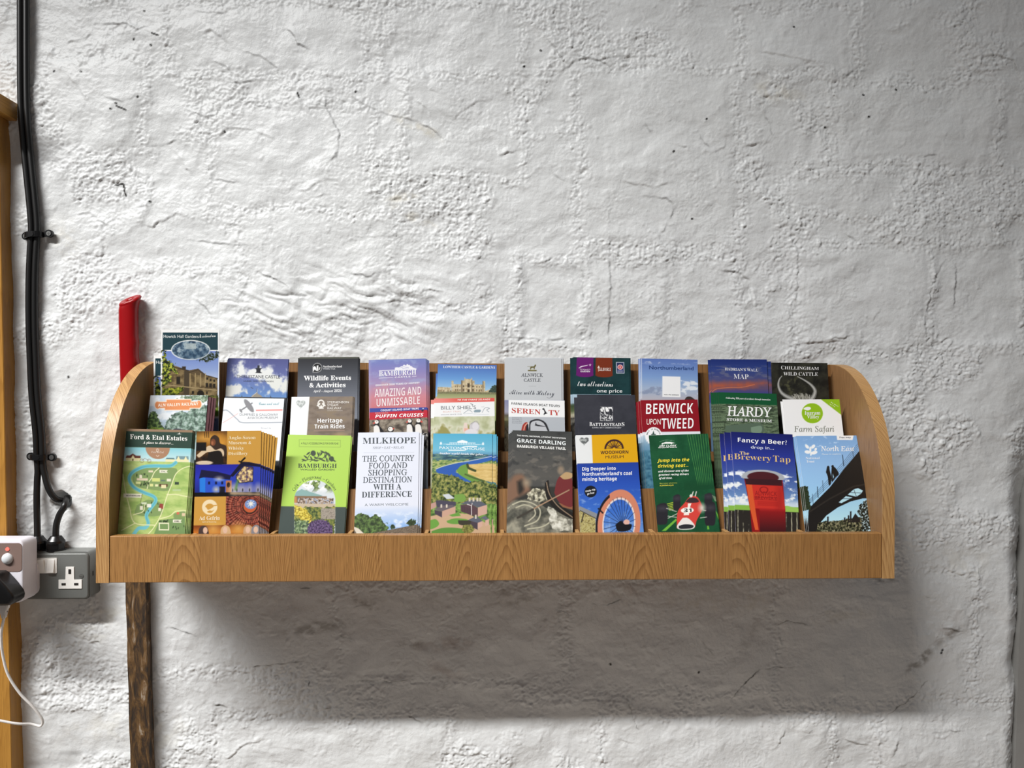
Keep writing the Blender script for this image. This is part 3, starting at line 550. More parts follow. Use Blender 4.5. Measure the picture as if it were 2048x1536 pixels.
# ------------------------------------------------------------------ printed leaflets: covers drawn on fine colour grids, lettering as real outlines
def h2s(c):
    if isinstance(c, str):
        c = c.lstrip('#'); return np.array([int(c[i:i+2], 16)/255 for i in (0, 2, 4)])
    return np.asarray(c, float)
def s2l(a): return np.where(a <= .04045, a/12.92, ((a+.055)/1.055)**2.4)
TEXTS = []
class Art:
    """a cover of W x L mm; drawn in the units of a tracing grid given by the cover's visible corners"""
    def __init__(s, key, W, L, vis, grid, bg='#ffffff', gain=1.0):
        s.key, s.W, s.L, s.vis, s.g, s.gain = key, W, L, vis, grid, gain
        st = .80; nx = int(W/st)+1
        ys = np.arange(0, min(vis+6, L), st); ys = np.append(ys, np.linspace(min(vis+6, L), L, max(2, int((L-vis)/3.))))
        ys = np.unique(np.clip(ys, 0, L)); s.xs = np.linspace(0, W, nx); s.ys = ys
        x, y = np.meshgrid(s.xs, ys); s.x, s.y = x, y
        xl0, xr0, y0, xl1, xr1, y1 = grid; v = y/vis
        xl = xl0+(xl1-xl0)*v; xr = xr0+(xr1-xr0)*v
        s.X = xl+(xr-xl)*x/W; s.Y = y0+(y1-y0)*v
        s.pm = (xr0-xl0)/W; s.aa = st*s.pm
        s.C = np.ones(x.shape+(3,))*h2s(bg)
    def mm(s, X, Y):
        xl0, xr0, y0, xl1, xr1, y1 = s.g; v = (Y-y0)/(y1-y0); xl = xl0+(xl1-xl0)*v; xr = xr0+(xr1-xr0)*v
        return (X-xl)/(xr-xl)*s.W, v*s.vis
    def put(s, cov, c):
        cov = np.clip(cov, 0, 1)[..., None]; s.C = s.C*(1-cov)+h2s(c)*cov
    def cov(s, sd, soft=1.): return np.clip(.5-sd/(s.aa*soft), 0, 1)
    def sd_rect(s, x0, y0, x1, y1): return np.maximum(np.maximum(x0-s.X, s.X-x1), np.maximum(y0-s.Y, s.Y-y1))
    def sd_ell(s, cx, cy, rx, ry, rot=0):
        c, n = math.cos(R(rot)), math.sin(R(rot)); dx, dy = s.X-cx, s.Y-cy; u = dx*c+dy*n; v = -dx*n+dy*c
        return (np.hypot(u/rx, v/ry)-1)*min(rx, ry)
    def sd_poly(s, P):
        d = np.full(s.X.shape, 9e9); ins = np.zeros(s.X.shape, bool)
        for (ax, ay), (bx, by) in zip(P, P[1:]+P[:1]):
            dx, dy = bx-ax, by-ay; t = np.clip(((s.X-ax)*dx+(s.Y-ay)*dy)/(dx*dx+dy*dy+1e-9), 0, 1)
            d = np.minimum(d, np.hypot(s.X-ax-t*dx, s.Y-ay-t*dy))
            c = (ay > s.Y) != (by > s.Y); xx = (bx-ax)*(s.Y-ay)/(by-ay+1e-9)+ax; ins ^= c & (s.X < xx)
        return np.where(ins, -d, d)
    def sd_line(s, P, w):
        d = np.full(s.X.shape, 9e9)
        for (ax, ay), (bx, by) in zip(P, P[1:]):
            dx, dy = bx-ax, by-ay; t = np.clip(((s.X-ax)*dx+(s.Y-ay)*dy)/(dx*dx+dy*dy+1e-9), 0, 1)
            d = np.minimum(d, np.hypot(s.X-ax-t*dx, s.Y-ay-t*dy))
        return d-w/2
    def rect(s, x0, y0, x1, y1, c): s.put(s.cov(s.sd_rect(x0, y0, x1, y1)), c)
    def ell(s, cx, cy, rx, ry, c, rot=0, soft=1.): s.put(s.cov(s.sd_ell(cx, cy, rx, ry, rot), soft), c)
    def poly(s, P, c, soft=1.): s.put(s.cov(s.sd_poly(P), soft), c)
    def line(s, P, w, c, soft=1.): s.put(s.cov(s.sd_line(P, w), soft), c)
    def curve(s, P, w, c, n=6): s.line([(p.x, p.y) for p in spline([(a, b, 0) for a, b in P], n)], w, c)
    def blob(s, P, c, n=6, soft=1.): s.poly([(p.x, p.y) for p in spline([(a, b, 0) for a, b in P+P[:1]], n)], c, soft)
    def vg(s, stops, cov=None):
        ys = [a for a, _ in stops]; cs = np.array([h2s(c) for _, c in stops]); c = np.stack([np.interp(s.Y, ys, cs[:, k]) for k in range(3)], -1)
        cov = np.ones(s.X.shape) if cov is None else np.clip(cov, 0, 1); s.C = s.C*(1-cov[..., None])+c*cov[..., None]
    def n(s, sc, seed=0, o=4, ax=1., gain=.55): return fbm(s.X/sc, s.Y/sc*ax, seed, o, gain)
    def ramp(s, t, cols, cov):
        cs = np.array([h2s(c) for c in cols]); t = np.clip(t, 0, 1)*(len(cols)-1)
        c = np.stack([np.interp(t, range(len(cols)), cs[:, k]) for k in range(3)], -1); cov = np.clip(cov, 0, 1)[..., None]; s.C = s.C*(1-cov)+c*cov
    def tex(s, sd, cols, sc, seed=0, edge=0., ax=1., k=1.1, soft=1.):
        nn = s.n(sc, seed, 4, ax, .62); s.ramp(.5+nn*k, cols, s.cov(sd+edge*s.n(sc*1.3, seed+7, 3), soft))
    def cloud(s, y0, y1, sc, seed, thr=.0, soft=.35, c='#ffffff', k=1., ax=1.7, sd=None):
        m = sstep(thr, thr+soft, s.n(sc, seed, 5, ax))*sstep(y0-30, y0+30, s.Y)*sstep(y1+30, y1-30, s.Y)*k
        if sd is not None: m = m*s.cov(sd)
        s.put(m, c)
    def txt(s, t, f, X0, X1, Y, cap, c='#ffffff', Y1=None, off=0.): TEXTS.append(dict(a=s, t=t, f=f, X0=X0, X1=X1, Y=Y, Y1=Y if Y1 is None else Y1, cap=cap, c=c, off=off, rot=None))
    def arc(s, t, f, cx, cy, r, a0, a1, cap, c):
        n = len(t)
        for i, ch in enumerate(t):
            if ch == ' ': continue
            a = R(a0+(a1-a0)*i/(n-1)); TEXTS.append(dict(a=s, t=ch, f=f, X0=cx+r*math.cos(a), X1=None, Y=cy-r*math.sin(a), Y1=None, cap=cap, c=c, off=0., rot=math.pi/2-a))
UP = {'s': (0x1d400, 0x1d41a, 0x1d7ce), 'I': (0x1d434, 0x1d44e, None), 't': (0x1d434, 0x1d44e, None), 'b': (0x1d5d4, 0x1d5ee, 0x1d7ec), 'i': (0x1d63c, 0x1d656, 0x1d7ec), 'c': (0x1d4d0, 0x1d4ea, None), 'B': (0x1d468, 0x1d482, 0x1d7ce)}
def glyphs(t, f):
    if f not in UP: return t
    u, l, d = UP[f]; o = ''
    for ch in t:
        if 'A' <= ch <= 'Z': o += chr(u+ord(ch)-65)
        elif 'a' <= ch <= 'z': o += '\u210e' if (l == 0x1d44e and ch == 'h') else chr(l+ord(ch)-97)
        elif ch.isdigit() and d: o += chr(d+ord(ch)-48)
        else: o += ch
    return o
def set_type():
    """turn every string into outlines on its cover; returns {(cover key, colour): (verts mm, tris)}"""
    made = []
    caps = {}
    for f in 'rbistIcB':
        c = bpy.data.curves.new('type', 'FONT'); c.body = glyphs('H', f); c.size = 1; c.resolution_u = 2
        o = bpy.data.objects.new('type', c); COL.objects.link(o); caps[f] = o; made.append(o)
    for q in TEXTS:
        c = bpy.data.curves.new('type', 'FONT'); c.body = glyphs(q['t'], q['f']); c.size = 1; c.resolution_u = 3
        c.shear = {'t': -.2}.get(q['f'], 0.); c.offset = q['off']
        o = bpy.data.objects.new('type', c); COL.objects.link(o); q['o'] = o; made.append(o)
    bpy.context.view_layer.update(); dg = bpy.context.evaluated_depsgraph_get()
    def grab(o):
        e = o.evaluated_get(dg); me = e.to_mesh(); co = np.zeros(len(me.vertices)*3); me.vertices.foreach_get('co', co); co = co.reshape(-1, 3)[:, :2].copy()
        fs = [list(p.vertices) for p in me.polygons]; e.to_mesh_clear(); return co, fs
    H = {}
    for f, o in caps.items(): co, _ = grab(o); H[f] = float(co[:, 1].max()-max(0, co[:, 1].min()))
    out = {}
    for q in TEXTS:
        co, fs = grab(q['o'])
        if not len(co): continue
        a = q['a']; sy = q['cap']/H[q['f']]
        x0, x1 = co[:, 0].min(), co[:, 0].max()
        if q['X1'] is not None:
            sx = (q['X1']-q['X0'])/max(x1-x0, 1e-6); X = q['X0']+(co[:, 0]-x0)*sx; Yb = q['Y']+(q['Y1']-q['Y'])*(X-q['X0'])/max(q['X1']-q['X0'], 1e-6); Y = Yb-co[:, 1]*sy
        else:
            u = (co[:, 0]-(x0+x1)/2)*sy; v = co[:, 1]*sy; cr, sr = math.cos(q['rot']), math.sin(q['rot']); X = q['X0']+u*cr+v*sr; Y = q['Y']+u*sr-v*cr
        xm, ym = a.mm(X, Y)
        V, F_ = out.setdefault((a.key, q['c']), ([], [])); b = len(V); V += list(zip(xm, ym)); F_ += [[b+i for i in f] for f in fs]
    for o in made:
        c = o.data; bpy.data.objects.remove(o); bpy.data.curves.remove(c)
    return out
DIM = {'estates':(102,216,161),
 'distillery':(99.8,214,158),
 'garden':(101.8,213,157),
 'milkhope':(99.2,218,161),
 'paxton':(96.4,216,158),
 'storm':(97.8,220,162),
 'colliery':(99.9,214,157),
 'racing':(98.7,214,156),
 'beer':(103.4,216,160),
 'bridge':(102.2,213,158),
 'steam':(93.9,214,60),
 'aviation':(98.2,209,51),
 'heritage':(101.2,212,65),
 'puffins':(95.3,193,41),
 'seabirds':(100.9,210,59),
 'serenity':(94.0,207,52),
 'observatory':(98.2,217,68),
 'berwick':(97.5,208,60),
 'tackle':(99.8,220,69),
 'farm':(98.3,210,63),
 'hall':(97,212,110),
 'tower':(102.7,208,67),
 'wildlife':(102.5,211,68),
 'sunset':(98.5,208,82),
 'mansion':(101.7,200,58),
 'history':(99.2,212,73),
 'attractions':(100.5,213,64),
 'skies':(101.3,211,71),
 'map':(99.6,212,60),
 'cattle':(100.5,206,64)}   # width, length and length in view, mm
ARTS = {}
def art(key, W, L, vis, grid, bg='#ffffff', gain=1.):
    W, L, vis = DIM.get(key, (W, L, vis)); ARTS[key] = Art(key, W, L, vis, grid, bg, gain*1.25); return ARTS[key]
def castle(A, x0, y0, sx, sy, c):      # a small crenellated silhouette emblem
    P = [(0,1),(0,.55),(.1,.5),(.18,.55),(.3,.35),(.38,.3),(.4,.1),(.47,.1),(.47,.2),(.55,.2),(.55,0),(.62,0),(.62,.15),(.7,.15),(.72,.3),(.8,.4),(.85,.6),(1,.8),(1,1)]
    A.poly([(x0+sx*u, y0+sy*v) for u, v in P], c)
def heart(A, cx, cy, r, c, c2=None):
    P = [(cx+r*(16*math.sin(t)**3)/16, cy-r*(13*math.cos(t)-5*math.cos(2*t)-2*math.cos(3*t)-math.cos(4*t))/16) for t in [2*math.pi*k/40 for k in range(40)]]
    sd = A.sd_poly(P); A.put(A.cov(sd), c)
    if c2: A.put(A.cov(sd)*sstep(.0, .12, A.n(r*.5, 91, 2)), c2)
# ---- bottom row
A = art('estates', 101.5, 214, 163, (225, 1080, 93, 75, 980, 1472), '#b5cc7e', .95)
A.tex(A.sd_rect(-99, 520, 2000, 2200), ['#9dbb68', '#b4cb78', '#c6d78a'], 260, 3, ax=2)
A.rect(-99, 0, 2000, 126, '#9b7f66'); A.rect(-99, 126, 2000, 338, '#33493f'); A.vg([(338, '#8fd0dc'), (520, '#d3eaea')], A.cov(A.sd_rect(-99, 338, 2000, 520)))
A.ell(625, 338, 158, 150, '#ad8568'); A.rect(-99, 126, 2000, 336, '#33493f')
for P in ([(205, 480), (220, 448), (260, 448), (300, 420), (340, 448), (400, 448), (400, 480)],): A.poly(P, '#6b3a30')
A.rect(205, 480, 400, 518, '#e9dfa6'); A.poly([(265, 500), (300, 440), (335, 500), (335, 518), (265, 518)], '#efe6b0'); A.rect(290, 492, 306, 518, '#5d4a30')
A.poly([(725, 490), (740, 468), (835, 468), (850, 490)], '#5b7f86'); A.rect(725, 488, 850, 520, '#efe8b8'); A.poly([(860, 490), (868, 442), (1025, 442), (1030, 490)], '#7c9aa0')
A.rect(862, 486, 1030, 520, '#efe8b8')
for x in (895, 990): A.poly([(x-28, 500), (x, 440), (x+28, 500)], '#efe8b8')
for x in (415, 510): A.put(A.cov(np.abs(A.sd_ell(x, 515, 24, 24))-2.5), '#8a6f5c')
A.line([(415, 515), (455, 480), (510, 515)], 5, '#8a6f5c')
A.blob([(300, 690), (420, 620), (640, 600), (830, 600), (880, 640), (820, 760), (760, 900), (520, 890), (360, 860), (290, 780)], '#87a065')
A.blob([(340, 1100), (480, 1030), (640, 1050), (690, 1130), (640, 1230), (330, 1225)], '#87a065'); A.poly([(640, 1290), (980, 1240), (985, 1480), (560, 1480)], '#7c9a62'); A.blob([(830, 1200), (930, 1170), (985, 1175), (985, 1250), (840, 1260)], '#87a065')
A.curve([(860, 530), (780, 575), (560, 580), (420, 600), (290, 670), (245, 760), (300, 860), (430, 930), (560, 980), (590, 1040), (520, 1140), (465, 1230), (490, 1330), (450, 1390), (360, 1400), (290, 1480)], 46, '#79c5cf')
A.curve([(860, 530), (780, 575), (560, 580), (420, 600), (290, 670), (245, 760), (300, 860), (430, 930), (560, 980), (590, 1040), (520, 1140), (465, 1230), (490, 1330)], 16, '#63b4c4')
for P in ([(1080, 565), (960, 600), (860, 680), (800, 830), (740, 980), (660, 1220), (560, 1390), (480, 1480)], [(640, 605), (580, 660), (540, 740), (500, 800), (480, 880)], [(165, 700), (190, 900), (240, 1120), (310, 1330), (580, 1355)], [(310, 1335), (130, 1430)], [(650, 1270), (780, 1230), (860, 1170), (990, 1160)], [(740, 955), (860, 950), (1010, 975)], [(290, 1225), (420, 1180), (450, 1080)]):
    A.curve(P, 11, '#f0eebc')
rnd = random.Random(5)
for i in range(46):
    x, y = rnd.choice([(rnd.uniform(320, 520), rnd.uniform(690, 730)), (rnd.uniform(380, 500), rnd.uniform(790, 840)), (rnd.uniform(350, 650), rnd.uniform(1060, 1200)), (rnd.uniform(640, 760), rnd.uniform(1290, 1310)), (rnd.uniform(820, 980), rnd.uniform(1360, 1400))]); A.ell(x, y, 6, 13, '#35452c', rnd.uniform(-20, 20))
for x0, y0, x1, y1, c in ((380, 700, 415, 745, '#f0ead0'), (345, 745, 490, 775, '#e6d3b8'), (330, 790, 395, 820, '#dfe3a0'), (545, 740, 650, 785, '#d6dd86'), (660, 760, 720, 780, '#6b7d70'), (740, 745, 795, 780, '#efe9cf'), (515, 815, 560, 850, '#dfe19a'), (585, 820, 625, 850, '#e8e5b4'), (640, 815, 750, 850, '#5a3b2c'), (665, 825, 730, 870, '#e9dfae'), (845, 785, 900, 820, '#3e4e3f'), (815, 880, 925, 905, '#bcd09a'), (400, 1060, 470, 1085, '#dfe8c9'), (475, 1080, 530, 1125, '#f3f1e2'), (640, 1075, 690, 1140, '#9a4b40'), (625, 1130, 660, 1170, '#f0ead0'), (380, 1110, 420, 1160, '#efe9d4'), (500, 640, 560, 665, '#e9dcc0'), (870, 1180, 905, 1210, '#d8735a'), (940, 1190, 985, 1230, '#e3cba8'), (630, 1320, 768, 1335, '#f2efd0'), (630, 1330, 645, 1420, '#f2efd0'), (755, 1330, 768, 1420, '#f2efd0'), (640, 1405, 760, 1420, '#f2efd0')): A.rect(x0, y0, x1, y1, c)
for x0, x1, y0, y1, tip in ((165, 415, 950, 1000, 1), (645, 755, 632, 668, 1), (820, 940, 1278, 1318, 1)): A.poly([(x0, y0), (x1, y0), (x1-18, (y0+y1)/2), (x1, y1), (x0, y1)], '#f3f0dc')
A.line([(415, 950), (390, 1060)], 5, '#5e5a40')
A.txt('HEATHERSLAW', 'b', 200, 390, 985, 18, '#4a4a3c'); A.txt('ETAL', 'b', 665, 725, 658, 16, '#4a4a3d'); A.txt('FORD', 'b', 840, 905, 1308, 18, '#4a4a3e')
A.txt('Ford & Etal Estates', 's', 268, 1010, 228, 62, '#fbfaf4', 235); A.txt('A place to discover...', 'B', 432, 828, 288, 32, '#f4f2ea'); A.txt('Ford & Etal', 'I', 540, 705, 408, 24, '#f1e4d6')
A.put(A.cov(np.abs(A.sd_ell(622, 370, 14, 18))-3), '#f1e4d6'); A.line([(605, 440), (622, 455), (640, 440)], 6, '#f1e4d6')
A.poly([(865, 152), (895, 145), (910, 128), (915, 145), (945, 152)], '#f4f2ea')

A = art('distillery', 99.2, 217, 165, (92, 918, 61, 48, 915, 1458), '#cf9b45', .98)
A.tex(A.sd_rect(-99, 0, 482, 520), ['#140c08', '#2a1a10', '#4a2c14'], 90, 4); A.ell(330, 190, 210, 120, '#c98428', 0, 40); A.ell(200, 150, 90, 30, '#e9b155', 0, 20); A.ell(420, 230, 60, 70, '#d99a3a', 0, 20)
A.blob([(265, 250), (270, 160), (320, 115), (375, 150), (395, 230), (470, 270), (460, 400), (300, 420), (240, 330)], '#3a2a20'); A.ell(302, 215, 32, 48, '#7d4a30'); A.ell(292, 225, 14, 26, '#a96a48')
A.blob([(90, 390), (180, 310), (260, 260), (330, 320), (400, 300), (440, 340), (430, 410), (330, 370), (230, 350), (130, 420)], '#d9c1a0'); A.blob([(240, 350), (400, 340), (420, 520), (250, 520)], '#1a130f'); A.ell(190, 495, 110, 28, '#d8c3a8'); A.rect(-99, 215, 215, 330, '#15110f')
for x in (190, 215, 240): A.line([(x, 70), (x+8, 150)], 7, '#1c110a')
A.rect(482, 0, 2000, 520, '#cd9a44')
A.vg([(520, '#22239a'), (700, '#2c36b4'), (900, '#1c2a80')], A.cov(A.sd_rect(-99, 520, 2000, 956)))
A.poly([(530, 690), (690, 500), (930, 520), (930, 910), (530, 910)], '#2e3fae'); A.poly([(520, 680), (660, 500), (690, 485), (770, 490), (930, 530), (930, 560), (700, 540), (560, 690)], '#14122e'); A.line([(660, 490), (712, 435)], 22, '#1a1410'); A.line([(640, 480), (680, 500)], 18, '#1a1410')
A.poly([(600, 670), (700, 540), (825, 560), (825, 760), (640, 780), (600, 720)], '#1d1822'); A.tex(A.sd_poly([(610, 670), (702, 550), (816, 570), (816, 750), (650, 770), (610, 715)]), ['#4a3a5c', '#8d7468', '#d9b878', '#f2e0b0'], 40, 8)
A.poly([(205, 700), (520, 720), (520, 905), (205, 900)], '#2f55c8'); A.poly([(130, 690), (205, 700), (205, 900), (130, 890)], '#2a7fe0'); A.poly([(120, 710), (150, 590), (360, 620), (540, 670), (520, 730), (190, 690)], '#17173c')
for x in (330, 410, 240): A.rect(x, 750, x+26, 790, '#12143a')
A.rect(470, 740, 545, 900, '#b3744c'); A.ell(505, 800, 22, 36, '#2a1a14'); A.rect(385, 820, 460, 905, '#171526'); A.rect(-99, 900, 2000, 956, '#0e0b10')
A.ell(380, 715, 22, 14, '#f2ead0', 0, 12); A.ell(345, 860, 26, 26, '#e8d9b0', 0, 12)
for x in (560, 615, 690, 780, 890): A.ell(x, 868, 22, 36, '#efe0b8', 0, 16); A.ell(x, 872, 8, 22, '#2a2a3a')
A.line([(540, 915), (930, 935)], 18, '#b89c78', 4); A.line([(600, 860), (625, 740)], 26, '#5c8a4a', 5)
A.rect(-99, 956, 474, 1342, '#cf9b45')
A.ell(262, 1098, 100, 102, '#f3e0b8'); A.ell(262, 1110, 62, 60, '#cf9b45'); A.curve([(200, 1110), (240, 1150), (320, 1110), (330, 1060)], 34, '#f3e0b8'); A.ell(255, 1070, 14, 12, '#cf9b45'); A.line([(290, 1080), (350, 1075)], 16, '#cf9b45'); A.ell(265, 1160, 34, 16, '#cf9b45')
A.tex(A.sd_rect(474, 956, 2000, 1345), ['#3a1412', '#742820', '#a9503c'], 40, 12)
dx, dy = A.X-790, A.Y-1090; rr = np.hypot(dx, dy); an = np.arctan2(dy, dx)
m = A.cov(A.sd_rect(474, 956, 2000, 1345)); A.put(m*sstep(.2, .8, np.sin(an*52)*.5+.5)*sstep(95, 125, rr)*.55, '#c98a70'); A.put(m*sstep(.6, 1., np.sin(rr/9))*sstep(95, 125, rr)*.6, '#3a1010')
A.ell(790, 1095, 98, 98, '#2c2620'); A.ell(790, 1090, 86, 88, '#c8623a'); A.ell(798, 1065, 78, 64, '#7d97c8'); A.ell(800, 1060, 24, 26, '#f3d58a')
for k in range(8): A.line([(800, 1060), (800+48*math.cos(k*.785), 1060+44*math.sin(k*.785))], 9, '#eef2fa')
A.vg([(1342, '#7a3a18'), (1440, '#c8772c'), (1500, '#6a3014')], A.cov(A.sd_rect(-99, 1342, 2000, 2200)))
for x in (310, 640): A.ell(x, 1390, 40, 34, '#f4c46a', 0, 30)
for x, c in ((185, '#4a3a38'), (475, '#d8b080'), (775, '#caa27a'), (880, '#8c8a90')): A.blob([(x-70, 1500), (x-62, 1390), (x-10, 1345), (x+50, 1380), (x+60, 1500)], c); A.ell(x+(20 if x < 300 else -8), 1410, 30, 44, '#e6bfa4')
for t, x1, y, in (('Anglo-Saxon', 845, 175), ('Museum &', 792, 245), ('Whisky', 700, 320), ('Distillery', 748, 393)): A.txt(t, 's', 498, x1, y, 44, '#f6e7c4', off=-.006)
A.txt('Ad Gefrin', 's', 125, 395, 1270, 52, '#f8ecd0', off=-.004); A.txt('Spirit of Yeavering', 'b', 168, 348, 1305, 16, '#f3e2bc')

A = art('garden', 100.5, 208, 156, (595, 1100, 697, 510, 1050, 1485), '#b9e05f', 1.1)
A.rect(-99, 1278, 3000, 2400, '#46524e')
sd = np.minimum(A.sd_ell(808, 1235, 168, 168), A.sd_rect(640, 1235, 976, 1600)); cv = A.cov(sd)
A.put(cv, '#dfe6ea'); A.cloud(1060, 1150, 60, 3, -.1, .3, '#ffffff', 1., sd=sd); A.ramp(.5+A.n(30, 5), ['#3c4f2c', '#6a8444', '#9fb36a'], cv*sstep(.0, .2, A.n(60, 9)+(A.X-820)/500)*sstep(1180, 1120, A.Y))
A.put(cv*A.cov(A.sd_poly([(640, 1170), (700, 1140), (870, 1190), (830, 1215), (640, 1215)])), '#8fb4b0'); A.put(cv*A.cov(A.sd_rect(640, 1195, 905, 1250)), '#8a6a4c'); A.put(cv*A.cov(A.sd_rect(640, 1200, 660, 1250)), '#c88a58')
A.ramp(.5+A.n(22, 15)*1.3, ['#5a4a3c', '#a08a78', '#e8dcd0', '#6b7a9a'], cv*A.cov(A.sd_rect(670, 1210, 960, 1262))); A.put(cv*A.cov(A.sd_rect(640, 1255, 976, 1345)), '#cdbba0')
A.ramp(.5+A.n(26, 16)*1.2, ['#3a4a26', '#6b7a3a', '#a9a24e'], cv*A.cov(A.sd_rect(640, 1280, 976, 1700)+25*A.n(50, 4)))
A.ramp(.5+A.n(16, 17)*1.4, ['#8a7a2a', '#d9c23c', '#f0e070'], cv*A.cov(A.sd_poly([(640, 1270), (720, 1290), (790, 1360), (760, 1420), (640, 1340)])+14*A.n(20, 6))); A.ramp(.5+A.n(14, 18), ['#8f8578', '#b5ab9c', '#7a7064'], cv*A.cov(A.sd_rect(858, 1290, 980, 1375)))
A.ramp(.5+A.n(20, 19)*1.3, ['#3c4a40', '#6f8a5a', '#a8b890'], cv*A.cov(A.sd_rect(640, 1390, 760, 1700)+20*A.n(30, 8))); A.ramp(.5+A.n(12, 20)*1.4, ['#3a2a48', '#5f4574', '#7d6a8c'], cv*A.cov(A.sd_ell(850, 1460, 105, 82)+16*A.n(18, 3)))
dk = '#3d4a38'
A.put(A.cov(np.abs(A.sd_rect(683, 738, 1013, 795))-1.5), '#8aa84a')
A.ell(795, 848, 21, 23, dk); A.ell(943, 892, 19, 22, dk)
A.curve([(705, 915), (760, 900), (830, 905), (880, 880), (890, 840)], 5, dk); A.curve([(770, 915), (830, 880), (850, 840)], 5, dk); A.curve([(880, 835), (920, 870), (920, 915)], 5, dk); A.curve([(745, 905), (760, 870), (790, 840)], 5, dk)
for x, y, r in ((735, 880, 40), (755, 850, -40), (780, 890, 60), (815, 885, 30), (835, 855, 70), (860, 850, -60), (850, 890, 10), (875, 905, 20), (895, 870, -70), (905, 845, 40), (925, 860, 60), (960, 905, 30), (720, 905, 20), (815, 908, 5), (870, 835, 30), (905, 900, 80)): A.ell(x, y, 19, 6.5, dk, r)
A.txt('A FULLY ACCESSIBLE SPACE FOR EVERYONE', 'r', 697, 997, 775, 15, '#4d5c3a', 772, off=.006); A.txt('BAMBURGH', 's', 672, 985, 968, 34, dk, 965); A.txt('WALLED GARDEN', 'r', 690, 965, 989, 13, dk, 986, off=.012)
A.arc('Café – Playground – Gardens', 't', 808, 1235, 181, 152, 30, 25, dk)

A = art('milkhope', 98.5, 213, 160, (1160, 1650, 670, 1122, 1643, 1483), '#e4e8f4', .98)
A.vg([(1270, '#e4e8f4'), (1400, '#a9c6ee'), (1440, '#8fb6ea'), (1700, '#9fc0ea')], A.cov(A.sd_rect(0, 1270, 3000, 2600))); A.cloud(1330, 1460, 90, 21, .0, .5, '#f2f6fb', .7)
A.tex(A.sd_poly([(1100, 1380), (1150, 1340), (1200, 1335), (1260, 1360), (1320, 1345), (1370, 1400), (1400, 1450), (1400, 1700), (1100, 1700)]), ['#2c3a24', '#4a5f34', '#6c8a4c'], 28, 22, 26); A.tex(A.sd_ell(1592, 1412, 34, 30), ['#28331f', '#3f5230'], 20, 23, 16); A.tex(A.sd_ell(1437, 1442, 20, 18), ['#28331f', '#3f5230'], 20, 24, 10)
A.poly([(1100, 1420), (1210, 1500), (1640, 1425), (1700, 1425), (1700, 2600), (1100, 2600)], '#6d5f50'); A.poly([(1110, 1430), (1160, 1450), (1215, 1500), (1150, 1500)], '#e0d6c4'); A.tex(A.sd_poly([(1205, 1500), (1640, 1428), (1700, 1430), (1700, 2600), (1205, 2600)]), ['#5d5145', '#8a7b68'], 16, 25, ax=2)
dk = '#4b5258'
A.txt('MILKHOPE', 's', 1197, 1625, 765, 50, dk); A.txt('SHOP • EAT • RELAX', 't', 1278, 1530, 808, 18, '#6a7077'); A.line([(1205, 840), (1610, 842)], 2.5, '#bcc2cc')
for t, x0, x1, y, f in (('THE COUNTRY', 1193, 1612, 912, 't'), ('FOOD AND', 1243, 1553, 970, 't'), ('SHOPPING', 1240, 1553, 1028, 't'), ('DESTINATION', 1197, 1595, 1086, 't'), ('WITH A', 1280, 1508, 1144, 's'), ('DIFFERENCE', 1187, 1595, 1205, 's')): A.txt(t, f, x0, x1, y, 46, dk, off=.012 if f == 't' else 0)
A.txt('A WARM WELCOME', 'r', 1210, 1565, 1274, 20, '#7e868e')

A = art('paxton', 95.5, 211, 157, (118, 938, 85, 68, 935, 1465), '#7fc0dc', .98)
A.vg([(80, '#52aed0'), (330, '#74bcd6'), (400, '#5d8fb4'), (500, '#4c7686')]); A.tex(A.sd_rect(0, 385, 2000, 700), ['#27495a', '#3f6a78', '#6f8f7c'], 120, 31, 30, ax=4)
A.tex(A.sd_rect(0, 470, 2000, 760), ['#4f6b40', '#8aa35c', '#b9b878'], 70, 32, 30, ax=3)
A.curve([(1000, 395), (860, 450), (700, 490), (520, 530), (330, 590), (300, 640), (420, 680), (560, 730), (600, 770)], 70, '#2f62b4'); A.blob([(150, 600), (330, 540), (560, 510), (430, 620), (480, 680), (560, 740), (300, 680), (170, 650)], '#2c5cb0')
A.curve([(150, 600), (250, 560), (430, 510), (620, 480), (930, 410)], 9, '#d5d8c8'); A.blob([(440, 620), (500, 550), (590, 535), (640, 640), (760, 760), (930, 800), (700, 790), (500, 690)], '#6f9a44')
A.poly([(600, 530), (1000, 510), (1000, 800), (760, 730), (600, 660)], '#dcbb72'); A.tex(A.sd_poly([(600, 530), (1000, 510), (1000, 800), (760, 730), (600, 660)]), ['#cfae66', '#e3c684'], 130, 36, ax=4); A.curve([(590, 530), (610, 580), (700, 620)], 34, '#3d4a26'); A.curve([(560, 670), (680, 720), (830, 765)], 22, '#50642f')
A.tex(A.sd_poly([(0, 680), (200, 660), (420, 690), (560, 770), (760, 760), (1000, 830), (1000, 1150), (0, 1080)]), ['#26331c', '#465528', '#6f7a3c', '#8f9150', '#b0a860'], 52, 33, 30, k=1.0)
A.tex(A.sd_rect(0, 1080, 2000, 2400), ['#3f5c2c', '#6f9444', '#8fb45a'], 90, 34, 20, k=1.2); A.poly([(240, 960), (330, 945), (415, 1010), (300, 1020)], '#cfd4d8'); A.blob([(410, 960), (540, 950), (560, 1040), (420, 1060)], '#78a048')
A.poly([(70, 1260), (330, 1200), (620, 1230), (920, 1380), (920, 2400), (60, 2400)], '#caa987'); A.blob([(70, 1310), (150, 1300), (195, 1360), (150, 1410), (60, 1430)], '#6da043'); A.blob([(300, 1320), (420, 1285), (590, 1300), (600, 1340), (430, 1365), (320, 1350)], '#6a9c42'); A.blob([(90, 1460), (260, 1415), (480, 1420), (600, 1470), (400, 1640), (80, 1640)], '#5f8f3c'); A.poly([(330, 1240), (470, 1205), (500, 1250), (380, 1262)], '#6a9c42')
